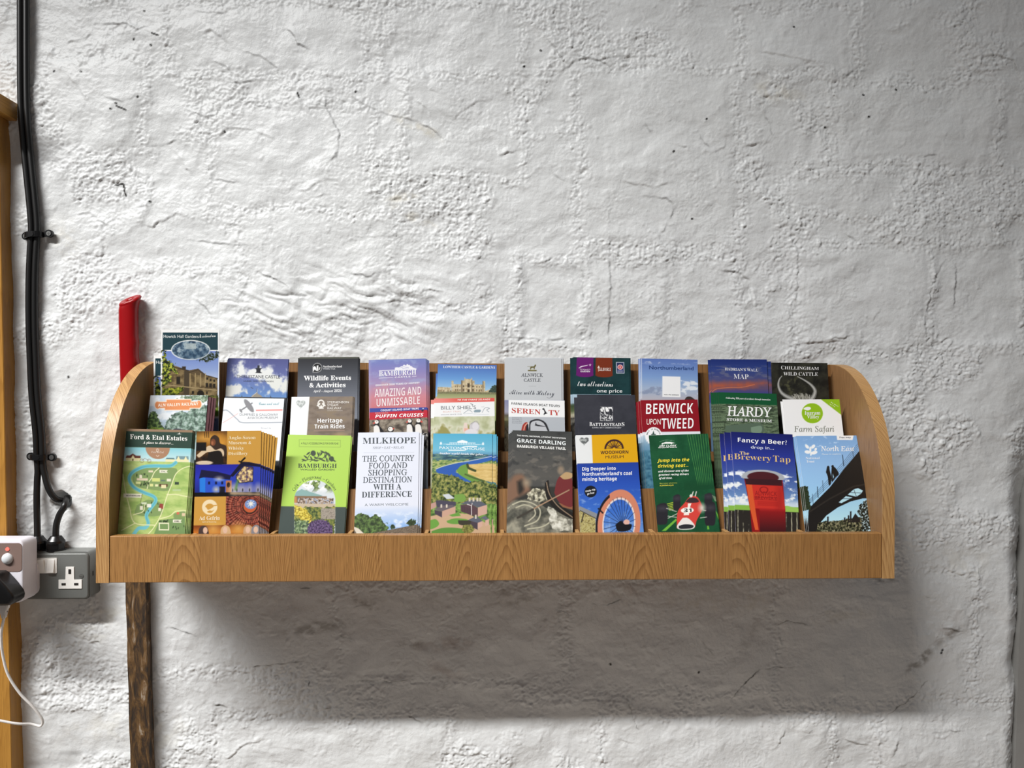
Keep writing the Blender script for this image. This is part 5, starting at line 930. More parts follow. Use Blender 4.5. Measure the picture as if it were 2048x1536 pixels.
A = art('berwick', 98, 205, 60, (97, 1093, 840, 150, 1160, 1450), '#86101e', .78)
A.rect(-99, 1395, 3000, 1460, '#dfe2e8'); A.vg([(1450, '#b8c8d4'), (1650, '#6f98b4'), (2300, '#2f6076'), (3400, '#255468')], A.cov(A.sd_rect(-99, 1450, 3000, 6000))); A.tex(A.sd_rect(-99, 1700, 3000, 2900), ['#2c5a74', '#4a7c94', '#5f90a4'], 120, 151, ax=5); A.rect(-99, 2960, 3000, 6000, '#7a0e1a')
A.ell(340, 1460, 145, 148, '#f2f2f0'); A.poly([(320, 1430), (338, 1370), (356, 1430)], '#2c4a40'); A.rect(300, 1430, 380, 1448, '#2c4a40'); A.arc('WALK IN BERWICK', 'b', 340, 1460, 105, 165, 15, 22, '#2c3a3a')
A.txt('BERWICK', 'b', 200, 1020, 1085, 185, '#fdf6f0', off=-.012); A.txt('UPON', 'r', 215, 460, 1268, 98, '#f8e8e2'); A.txt('TWEED', 'b', 475, 1035, 1345, 185, '#fdf6f0', off=-.012)

A = art('tackle', 100, 216, 70, (225, 1222, 665, 265, 1258, 1345), '#4b5a45', .68)
A.tex(A.sd_rect(-99, 0, 3000, 4000), ['#2f3a2c', '#4a5a44', '#66785c', '#55664e'], 120, 161, ax=4, k=1.3); A.rect(-99, 0, 3000, 862, '#0e4a2a')
for P in ([(240, 900), (700, 880), (1250, 930)], [(260, 1010), (560, 1060), (1260, 1010)], [(260, 1180), (700, 1130), (1260, 1090)], [(300, 1300), (640, 1200), (1000, 1180)], [(330, 1180), (350, 1345)], [(960, 1190), (975, 1345)]): A.line(P, 9, '#2a3426', 2)
A.blob([(360, 1230), (800, 1180), (960, 1190), (960, 1340), (380, 1345)], '#4f6050'); A.blob([(780, 1250), (950, 1220), (950, 1330), (800, 1340)], '#6f8470')
A.vg([(1500, '#55684e'), (2300, '#38463a'), (3300, '#1f261f')], A.cov(A.sd_rect(-99, 1500, 3000, 4000))*.6)
A.txt('Celebrating 150 years of excellence through innovation', 'B', 355, 1115, 772, 28, '#dfe8e0', 785); A.txt('HARDY', 't', 380, 1135, 1058, 158, '#f6f6ee', 1066, off=.012); A.txt('STORE & MUSEUM', 's', 372, 1135, 1148, 46, '#eef0e8', 1158)

A = art('farm', 98.8, 206, 63, (298, 1265, 765, 350, 1340, 1380), '#f2f2f0', .66)
gr = '#86ae1c'
A.ell(803, 1000, 182, 170, gr, 10); A.poly([(950, 700), (950, 765), (1330, 1055), (1500, 1050), (1500, 700)], gr); A.blob([(650, 925), (700, 895), (760, 895), (778, 925), (740, 950), (690, 945)], '#f4f6ea')
A.txt('Ingram', 's', 672, 940, 1025, 62, '#f6f8ee', off=-.004); A.txt('Valley', 's', 712, 920, 1088, 60, '#f6f8ee', off=-.004); A.txt('As seen', 'r', 1120, 1245, 822, 22, '#e4efc4', 895); A.txt('on TV', 'r', 1100, 1190, 850, 22, '#e4efc4', 905); A.txt('Farm Safari', 't', 490, 1180, 1310, 94, '#7a7c72', off=.008); A.put(A.cov(A.sd_rect(-99, 1500, 3000, 4000))*.9, '#7d9a4c')
# ---- top row
A = art('hall', 97, 212, 115, (240, 1043, 50, 240, 1035, 940), '#f7f7f5', .95)
A.rect(262, 92, 1020, 330, '#1f3f48'); A.rect(262, 345, 1027, 1240, '#7d95cc')
ph = A.sd_rect(262, 345, 1027, 1240)
A.vg([(345, '#6f86c8'), (600, '#93a8d8'), (760, '#c4d0e8')], A.cov(ph)); wl = ['#3c3020', '#8a744e', '#a8905f']
A.tex(np.maximum(A.sd_poly([(262, 560), (360, 520), (620, 610), (750, 585), (850, 665), (1015, 715), (1015, 1000), (262, 1000)]), ph), ['#5c4c33', '#7d6a48', '#94805a'], 90, 171, 3)
A.poly([(560, 610), (630, 610), (630, 940), (555, 940)], '#4a3f30'); A.poly([(620, 612), (750, 585), (850, 662), (850, 690), (620, 650)], '#5f4f38'); A.line([(620, 640), (750, 600), (860, 680), (1015, 718)], 9, '#3a2f22'); A.line([(262, 800), (550, 830), (1015, 880)], 14, '#a8946c'); A.line([(262, 530), (620, 612)], 12, '#33291e'); A.rect(530, 555, 582, 600, '#3a2f24')
for x in (640, 712, 785, 848): A.line([(x, 650), (x, 830)], 10, '#b39d72')
for x, y, w2, h2 in ((480, 745, 26, 50), (870, 810, 18, 30), (920, 815, 18, 30), (970, 820, 16, 28), (875, 720, 12, 16), (920, 740, 12, 16), (970, 750, 12, 16), (680, 910, 16, 20), (870, 915, 10, 18)): A.rect(x-w2, y-h2, x+w2, y+h2, '#2c251c')
A.ell(785, 930, 48, 50, '#241d16')
A.tex(np.maximum(A.sd_poly([(262, 345), (300, 360), (330, 470), (400, 500), (480, 650), (360, 620), (380, 760), (340, 800), (262, 830)]), ph), ['#10160e', '#2a381a', '#7d8c30', '#c0c24c'], 40, 172, 50, k=1.4); A.tex(np.maximum(A.sd_poly([(262, 860), (400, 850), (550, 840), (540, 900), (420, 960), (262, 980)]), ph), ['#2a3012', '#6a7a22', '#b4b43c'], 40, 173, 30, k=1.4); A.tex(np.maximum(A.sd_poly([(1027, 345), (900, 370), (750, 470), (880, 500), (1027, 440)]), ph), ['#1c2416', '#33402a', '#8fa0c8'], 26, 174, 36, k=1.2)
A.tex(np.maximum(A.sd_rect(262, 950, 1027, 1130), ph), ['#1a2414', '#4a4a24', '#7a7c34'], 40, 176, 10); A.rect(262, 1130, 1027, 1240, '#6f8f2a'); A.rect(262, 1255, 1027, 1700, '#7f95c8'); A.txt('arboretum', 'b', 700, 985, 1300, 40, '#2a3f66')
A.ell(646, 330, 268, 136, '#f2f4f2'); e_ = A.sd_ell(646, 330, 255, 124); A.tex(e_, ['#2c4258', '#5f7a90', '#a4b4bc'], 60, 175, 0, k=1.2); A.put(A.cov(np.maximum(e_, A.sd_rect(580, 240, 720, 320)))*.8, '#b8c4c4'); A.put(A.cov(np.maximum(e_, A.sd_rect(560, 340, 900, 460)), 10)*.5, '#26425e')
A.txt('Howick Hall Gardens', 'r', 275, 755, 165, 40, '#eef2f0', off=.002); A.txt('& arboretum', 'c', 768, 990, 162, 44, '#eef2f0', 152)

A = art('tower', 102.8, 209, 69, (222, 1245, 83, 180, 1215, 745), '#5b6299', .95)
A.vg([(80, '#565a90'), (400, '#6d78b0'), (745, '#6f9ad4'), (1000, '#5aa8d4')]); A.put(sstep(.0, .6, A.n(260, 183, 5)+1.05-1.1*np.hypot((A.X-650)/420, (A.Y-330)/190)), '#eef0ee'); A.put(sstep(.0, .5, A.n(200, 184, 5)+1.05-1.1*np.hypot((A.X-330)/240, (A.Y-620)/150)), '#e8e8e2'); A.put(sstep(.0, .5, A.n(220, 186, 5)+1.05-1.1*np.hypot((A.X-1040)/330, (A.Y-500)/200)), '#eceee8')
A.blob([(600, 760), (640, 700), (700, 670), (715, 640), (735, 675), (790, 710), (800, 760)], '#a39a8c'); A.curve([(610, 750), (660, 695), (712, 650), (715, 600)], 9, '#d8cfc4'); A.line([(712, 590), (712, 640)], 5, '#4a4a4e'); A.poly([(445, 750), (458, 700), (472, 750)], '#4a5044'); A.poly([(935, 750), (948, 695), (962, 750)], '#4a5058'); A.line([(615, 570), (645, 585)], 14, '#55607a'); A.tex(A.sd_rect(-99, 745, 3000, 3000), ['#6f8a94', '#2c3a3c', '#14181a'], 160, 185)
A.blob([(685, 320), (705, 300), (700, 260), (685, 240), (720, 235), (725, 195), (760, 195), (760, 235), (800, 240), (780, 260), (775, 300), (795, 322)], '#2c2d33')
A.txt('THIRLESTANE CASTLE', 'r', 370, 1105, 412, 52, '#33353f', 408, off=.004); A.txt('LAUDER · SCOTTISH BORDERS', 'r', 485, 1000, 474, 24, '#3f424c', off=.008); A.line([(340, 350), (335, 415)], 4, '#4a4c58')

A = art('wildlife', 103, 212, 71, (180, 1190, 100, 168, 1178, 765), '#4c4e54', .93)
A.vg([(95, '#2e2f33'), (350, '#4c4f56'), (765, '#767a84'), (1400, '#9aa0aa')]); A.rect(-99, 0, 3000, 120, '#55584e')
w = '#ffffff'; A.ell(503, 270, 78, 78, w); A.rect(428, 270, 505, 350, w); A.ell(503, 270, 72, 72, '#141517'); A.rect(433, 272, 505, 344, '#141517'); A.poly([(433, 340), (433, 260), (460, 240), (485, 270), (500, 325), (480, 320), (460, 300)], w); A.poly([(492, 235), (520, 230), (520, 330), (500, 320)], w); A.poly([(525, 320), (540, 260), (552, 262), (548, 300)], w)
A.txt('Northumberland', 's', 598, 918, 268, 34, w); A.txt('Wildlife Trust', 'r', 598, 805, 302, 24, '#d8dade', off=.006); A.txt('Wildlife Events', 's', 278, 1070, 484, 76, w, off=.014); A.txt('& Activities', 's', 368, 978, 604, 76, w, off=.014); A.txt('April - August 2026', 'B', 432, 912, 686, 42, w)

A = art('sunset', 98.7, 209, 85, (115, 1175, 103, 120, 1195, 985), '#a292c8', .95)
A.vg([(95, '#7d8ac8'), (300, '#8f8ac4'), (550, '#b098c0'), (800, '#d8909c'), (985, '#d9858c'), (1500, '#8a5a70')]); A.cloud(95, 560, 260, 191, -.05, .5, '#a9b8dc', .5); A.cloud(500, 900, 300, 192, .05, .5, '#eaa8a4', .45); A.put(A.cov(A.sd_rect(-99, 0, 140, 3000), 8)*.5, '#c4bcd8'); A.rect(-99, 1450, 3000, 4000, '#3a2c40')
w = '#fbfaff'; castle(A, 600, 200, 395, 110, w); A.line([(308, 312), (998, 298)], 7, w)
A.poly([(310, 306), (640, 300), (700, 270), (998, 290), (998, 305), (310, 318)], w); A.line([(690, 268), (760, 250), (850, 262)], 5, '#8f94c8'); A.line([(740, 285), (860, 275)], 4, '#8f94c8')
A.txt('BAMBURGH', 's', 305, 998, 415, 90, w, 400); A.line([(308, 450), (565, 442)], 8, w); A.line([(925, 432), (998, 430)], 8, w); A.txt('CASTLE', 'b', 598, 892, 456, 26, w, 446); A.txt('DISCOVER 3000 YEARS OF HISTORY', 'b', 245, 1062, 598, 32, w, 570, off=.004)
A.txt('AMAZING AND', 'b', 225, 1092, 805, 150, '#fff4f6', 775, off=-.012); A.txt('UNMISSABLE', 'b', 262, 1068, 978, 145, '#fff4f6', 952, off=-.012)

A = art('mansion', 102, 201, 60, (150, 1240, 138, 135, 1230, 745), '#6f98d8', .92)
A.vg([(135, '#4f72bc'), (400, '#6fa2dc'), (620, '#a9d0ec')]); st_ = ['#b09c78', '#d0bf9c', '#dccdae']
A.rect(-99, 620, 3000, 690, '#8a8c68'); A.vg([(680, '#9aa070'), (760, '#b4b48a'), (1400, '#7d9a54')], A.cov(A.sd_rect(-99, 680, 3000, 4000)))
P = [(400, 640), (400, 440), (440, 440), (440, 500), (600, 500), (600, 430), (640, 430), (640, 375), (655, 375), (655, 400), (770, 400), (770, 375), (785, 375), (785, 430), (830, 430), (830, 500), (980, 500), (980, 435), (1025, 435), (1025, 640)]
A.tex(A.sd_poly(P), st_, 60, 201, 3); A.tex(A.sd_poly([(140, 665), (140, 560), (200, 555), (390, 560), (390, 650)]), st_, 60, 202, 2); A.tex(A.sd_poly([(1030, 610), (1140, 580), (1140, 640), (1030, 640)]), st_, 60, 203, 2)
for x in (470, 510, 550, 860, 910, 950): A.rect(x, 530, x+14, 555, '#6a5a44'); A.rect(x, 590, x+16, 625, '#6a5a44')
for x in (625, 800): A.rect(x-12, 520, x+12, 550, '#4a3f34'); A.rect(x-14, 580, x+14, 630, '#6a5a48')
A.rect(695, 480, 740, 555, '#4f4436'); A.rect(700, 590, 738, 645, '#4f4436'); A.rect(580, 430, 604, 635, '#7d6c54'); A.rect(770, 420, 788, 640, '#8a785c'); A.rect(978, 435, 992, 640, '#7a6850')
for x in (160, 200, 250, 330, 370): A.rect(x, 610, x+16, 640, '#7d6c54')
A.tex(A.sd_poly([(1090, 620), (1160, 520), (1240, 500), (1240, 650), (1090, 650)]), ['#2f3d38', '#4f5f50'], 26, 204, 16); A.tex(A.sd_rect(150, 640, 1240, 672), ['#6f6c50', '#94906c'], 30, 205, 6)
A.txt('LOWTHER CASTLE & GARDENS', 's', 248, 1210, 208, 42, '#f2f6fc', 206)

A = art('history', 99.5, 213, 75, (88, 1125, 118, 80, 1120, 885), '#d0d3d6', .93)
A.vg([(890, '#8a8eb0'), (1120, '#a8a6b8'), (1160, '#5c564e'), (1240, '#7d7a54'), (1500, '#4a4638'), (2300, '#2f2c26')], A.cov(A.sd_rect(-99, 888, 3000, 5000))); A.tex(A.sd_rect(-99, 1380, 3000, 5000), ['#3a352c', '#7a705c', '#57503f'], 50, 212)
ol = '#6a6238'; A.blob([(550, 300), (565, 270), (620, 265), (640, 235), (658, 240), (655, 265), (640, 280), (632, 320), (620, 320), (612, 295), (575, 300), (565, 325), (552, 325)], ol); A.line([(505, 272), (560, 272)], 5, ol); A.line([(520, 345), (660, 345)], 22, ol); A.line([(560, 330), (620, 330)], 14, '#c8c8a4')
A.txt('ALNWICK', 't', 385, 782, 458, 62, '#35383f', off=.01); A.txt('CASTLE', 't', 435, 738, 548, 56, '#35383f', off=.01); A.line([(525, 629), (648, 629)], 3, '#a0a4a8'); A.txt('Alive with History', 'c', 170, 985, 780, 84, '#4a4e58', 800, off=-.004); A.curve([(850, 835), (900, 850), (960, 800)], 4, '#4a4e58')

A = art('attractions', 101, 214, 67, (110, 1140, 105, 140, 1120, 750), '#16363a', .86)
A.tex(A.sd_rect(-99, -99, 3000, 752), ['#143236', '#1c3f42'], 300, 221); A.vg([(735, '#b8d0e0'), (900, '#a8bccc'), (940, '#3a4a30'), (1050, '#5f6a48'), (1120, '#c8c0a8'), (1200, '#6f6c64')], A.cov(A.sd_rect(-99, 752, 3000, 5000))); A.tex(A.sd_rect(-99, 1150, 3000, 5000), ['#2c2a28', '#8a867c', '#5c5850'], 24, 222, k=1.5)
for x0, x1, c in ((192, 492, '#6a1a6e'), (530, 830, '#7a3018')): A.rect(x0, 0, x1, 415, c); A.ell((x0+x1)/2, 412, (x1-x0)/2, 36, c)
w = '#f4eef4'; A.poly([(228, 290), (270, 255), (390, 232), (395, 240), (290, 268), (240, 292)], w)
for k in range(5): a = k*1.2566; A.poly([(433+24*math.sin(a), 232-24*math.cos(a)), (433+9*math.sin(a+.63), 232-9*math.cos(a+.63)), (433, 232), (433+9*math.sin(a-.63), 232-9*math.cos(a-.63))], w)
A.txt('THE ALNWICK', 'r', 250, 440, 320, 18, w); A.txt('GARDEN', 'b', 265, 430, 362, 30, w); A.txt('LILIDOREI', 's', 590, 797, 335, 56, '#f4e8e0', off=-.008); A.line([(585, 250), (585, 340)], 10, '#f4e8e0'); A.poly([(562, 285), (585, 240), (608, 285)], '#f4e8e0')
A.rect(895, 175, 1040, 378, '#c8ccd8'); A.rect(908, 188, 1028, 365, '#1f2a58'); A.ell(968, 265, 50, 46, '#e8c4c4'); A.ell(968, 265, 34, 32, '#c8484c'); A.ell(968, 265, 12, 12, '#f0e0e0'); A.rect(918, 320, 1015, 332, '#8a94c0'); A.rect(918, 343, 1012, 352, '#c8ccd8')
A.txt('two attractions', 'c', 222, 832, 608, 92, '#ffffff', 612, off=-.004); A.txt('one price', 'b', 555, 990, 718, 58, '#f4f6f6', off=-.008)

A = art('skies', 101.5, 213, 74, (90, 1097, 125, 95, 1105, 835), '#6f8cc4', .78)
A.vg([(120, '#5a74b4'), (450, '#7d9ccc'), (640, '#a0b2cc'), (835, '#b4b2bc'), (1400, '#5c5a50')]); A.put(sstep(.05, .45, A.n(170, 231, 5, 1.8)+.7-np.hypot((A.X-950)/330, (A.Y-620)/150)), '#dfe4ea'); A.put(sstep(.05, .45, A.n(170, 232, 5, 2.)+.6-np.hypot((A.X-300)/330, (A.Y-700)/110)), '#8a96b0'); A.cloud(100, 210, 160, 233, .1, .4, '#e8ecf2', .7)
A.rect(478, 432, 795, 795, '#f0f1f2'); A.txt('Visit the website', 'b', 505, 765, 763, 18, '#3c4048'); A.line([(115, 130), (118, 830)], 7, '#e8ecf2'); A.blob([(860, 850), (900, 790), (960, 778), (1010, 800), (1050, 850)], '#3c3230'); A.txt('Northumberland', 'r', 245, 1025, 312, 62, '#1f3a72', off=.014)

A = art('map', 99.5, 213, 62, (105, 1070, 92, 110, 1085, 640), '#1f2f72', .68)
A.vg([(85, '#1a2a68'), (260, '#2c3d7a'), (440, '#4a4a74'), (560, '#5c4a64'), (640, '#3f4080'), (1400, '#55607a')]); A.cloud(200, 400, 220, 241, .0, .4, '#6a6a7c', .6, ax=4); A.put(A.cov(A.sd_poly([(90, 630), (200, 560), (420, 540), (700, 550), (1100, 470), (700, 460), (300, 480), (100, 470)])+30*A.n(120, 242), 14), '#a8553c'); A.curve([(110, 620), (200, 570), (420, 550), (620, 545), (850, 500)], 8, '#d07a50'); A.vg([(900, '#5a7090'), (1500, '#6f8fb0'), (2600, '#3a5a78')], A.cov(A.sd_rect(-99, 800, 3000, 5000)))
w = '#f2f0ec'; A.txt('HADRIAN’S WALL', 's', 342, 915, 272, 44, w, 288, off=-.006); A.txt('MAP', 's', 490, 748, 405, 76, w, 412, off=-.01)

A = art('cattle', 100.5, 207, 66, (100, 1062, 138, 128, 1095, 755), '#23231f', .66)
A.tex(A.sd_rect(-99, -99, 3000, 5000), ['#191916', '#262620', '#2f2f26'], 200, 251); A.put(sstep(.05, .5, A.n(120, 252))*np.exp(-((A.X-450)/260)**2-((A.Y-520)/170)**2)*.6, '#6a6a48')
def horn(P, w0, w1):
    q = spline([(a, b, 0) for a, b in P], 8); n_ = len(q)-1
    for i in range(n_): A.line([(q[i].x, q[i].y), (q[i+1].x, q[i+1].y)], w0+(w1-w0)*i/n_, '#6d6d6a'); 
    for i in range(n_): A.line([(q[i].x-w0*.1, q[i].y), (q[i+1].x-w0*.1, q[i+1].y)], (w0+(w1-w0)*i/n_)*.45, '#a9a9a4')
horn([(285, 365), (240, 430), (225, 530), (270, 640), (360, 710), (480, 760)], 12, 80); horn([(550, 372), (680, 440), (790, 520), (850, 610), (830, 700), (780, 770)], 14, 90)
for k in range(34): x = 480+k*9; A.line([(640+(x-640)*.8, 780), (x-25+17*math.sin(k*2.3), 680+26*math.sin(k*1.7)+abs(x-640)*.12)], 9, '#c4c2b8' if k % 2 else '#8a887e')
A.put(A.cov(A.sd_rect(-99, 1300, 3000, 4000))*.5, '#55544c')
w = '#e8e6e0'; A.txt('C', 's', 270, 322, 252, 62, w, off=-.006); A.txt('HILLINGHAM', 's', 330, 915, 250, 50, w, 258, off=-.006); A.txt('WILD CATTLE', 's', 310, 900, 356, 58, w, 360, off=-.008)
for k_, c_ in (('maroon', '#4a1a22'), ('black', '#24252a')):     # plain backs seen only as strips behind other leaflets
    A = Art(k_, 95 if k_ == 'maroon' else 98, 212, 8, (0, 100, 0, 0, 100, 8), c_, 1.1); ARTS[k_] = A; A.tex(A.sd_rect(-9, -9, 999, 999), [c_, '#5c2a30' if k_ == 'maroon' else '#3c3e44'], 30, 7, ax=.3)
# ------------------------------------------------------------------ leaflets in the rack
PRINT = bpy.data.materials.new('printed_paper'); PRINT.use_nodes = True
nt = PRINT.node_tree; b_ = nt.nodes['Principled BSDF']; at_ = nt.nodes.new('ShaderNodeAttribute'); at_.attribute_name = 'ink'
nt.links.new(at_.outputs['Color'], b_.inputs['Base Color']); b_.inputs['Roughness'].default_value = .38; b_.inputs['Specular IOR Level'].default_value = .35
def paper(col):
    """page edges seen side-on: fine stripes of folded sheets"""
    nm = 'pages_'+col.lstrip('#')
    if nm in MATS: return MATS[nm]
    m = mat(nm, col, .55); nt = m.node_tree; b = nt.nodes['Principled BSDF']; tc = nt.nodes.new('ShaderNodeTexCoord'); sp = nt.nodes.new('ShaderNodeSeparateXYZ'); nt.links.new(tc.outputs['Object'], sp.inputs[0])
    mm = nt.nodes.new('ShaderNodeMath'); mm.operation = 'SINE'; ml = nt.nodes.new('ShaderNodeMath'); ml.operation = 'MULTIPLY'; ml.inputs[1].default_value = 21000; nt.links.new(sp.outputs[1], ml.inputs[0]); nt.links.new(ml.outputs[0], mm.inputs[0])
    mx = nt.nodes.new('ShaderNodeMix'); mx.data_type = 'RGBA'; c = srgb(col); mx.inputs['A'].default_value = (*c, 1); mx.inputs['B'].default_value = (*(k*.7 for k in c), 1); nt.links.new(mm.outputs[0], mx.inputs['Factor']); nt.links.new(mx.outputs['Result'], b.inputs['Base Color']); return m
TYPE = set_type()
THK = .0009
def raw_mesh(name, co, faces4=None, faces=None):
    me = bpy.data.meshes.new(name)
    if faces is not None: me.from_pydata([tuple(c) for c in co], [], faces); return me
    me.vertices.add(len(co)); me.vertices.foreach_set('co', np.asarray(co, np.float32).ravel()); q = faces4
    me.loops.add(q.size); me.loops.foreach_set('vertex_index', q.ravel().astype(np.int32)); me.polygons.add(len(q)); me.polygons.foreach_set('loop_start', (np.arange(len(q))*4).astype(np.int32)); me.update(calc_edges=True); return me
def bend(xm, zm, A, B):
    """how far the sheet bellies out (towards the viewer is negative), metres"""
    t = np.clip(zm/A.L, 0, 1); return -B*.001*np.sin(np.pi*np.clip((t-.32)/.68, 0, 1))**2*(1 if B > 0 else 1)
def make_leaflet(key, edge, B=0.):
    A = ARTS[key]; W, L = A.W, A.L
    # the folded body
    n = 48 if B else 2; bm = bmesh.new(); prev = None; first = None
    for i in range(n+1):
        z = L*i/n; yo = float(bend(0, np.float64(z), A, B)); ring = [bm.verts.new((x*.001, yo+y, z*.001)) for x, y in ((-W/2, -THK), (W/2, -THK), (W/2, 0), (-W/2, 0))]
        if prev:
            for k in range(4): bm.faces.new((prev[k], prev[(k+1) % 4], ring[(k+1) % 4], ring[k]))
        else: bm.faces.new(ring[::-1])
        prev = ring
    bm.faces.new(prev)
    root = from_bm('leaflet', bm, paper(edge))
    # the printed front
    x = A.x-W/2; z = L-A.y; y = bend(x, z, A, B)-THK-.00006
    co = np.stack([x*.001, y, z*.001], -1).reshape(-1, 3); nv, nu = A.x.shape; idx = np.arange(nv*nu).reshape(nv, nu)
    q = np.stack([idx[1:, :-1], idx[1:, 1:], idx[:-1, 1:], idx[:-1, :-1]], -1).reshape(-1, 4)
    me = raw_mesh('cover', co, q); at = me.color_attributes.new('ink', 'FLOAT_COLOR', 'POINT')
    lin = np.clip(s2l(np.clip(A.C, 0, 1))/A.gain, 0, .88); c4 = np.concatenate([lin, np.ones(lin.shape[:2]+(1,))], -1).astype(np.float32); at.data.foreach_set('color', c4.ravel())
    link('cover', me, root, False, PRINT)
    for (k, c), (V, F_) in TYPE.items():
        if k != key: continue
        v = np.array(V); x = v[:, 0]-W/2; z = L-v[:, 1]; y = bend(x, z, A, B)-THK-.00016
        me = raw_mesh('lettering', np.stack([x*.001, y, z*.001], -1), None, F_)
        cl = np.clip(s2l(h2s(c))/A.gain, 0, .88); nm = 'ink_%s_%d' % (c.lstrip('#'), round(A.gain*100))
        if nm not in MATS:
            m = mat(nm, c, .4, spec=.35); m.node_tree.nodes['Principled BSDF'].inputs['Base Color'].default_value = (*cl, 1)
        link('lettering', me, root, False, MATS[nm])
    root.rotation_mode = 'YXZ'
    return root
def copy_leaflet(src):
    c = src.copy(); COL.objects.link(c)
    for ch in src.children:
        d = ch.copy(); COL.objects.link(d); d.parent = c
    return c
ROWS = {1: (-.170, .0123, 17.5), 2: (-.127, .0718, 14.), 3: (-.0575, .1348, 7.5)}    # foot of the front sheet (y, z) and how far it leans back
LEAN = {'estates': 7.5, 'distillery': 6., 'hall': 1.5}
def put(o, key, row, topx, rot, L, dx=0., dz=0., depth=0., drot=0.):
    y0, z0, ln = ROWS[row]; ln = R(LEAN.get(key, ln)); a = R(rot+drot)
    lift = abs(math.sin(a))*.0505; s = lift+dz
    o.location = Vector((topx-math.sin(R(rot))*L*.001+dx, y0+s*math.sin(ln), z0+s*math.cos(ln)))+Vector((0, math.cos(ln), -math.sin(ln)))*depth
    o.rotation_euler = (-ln, a, 0)
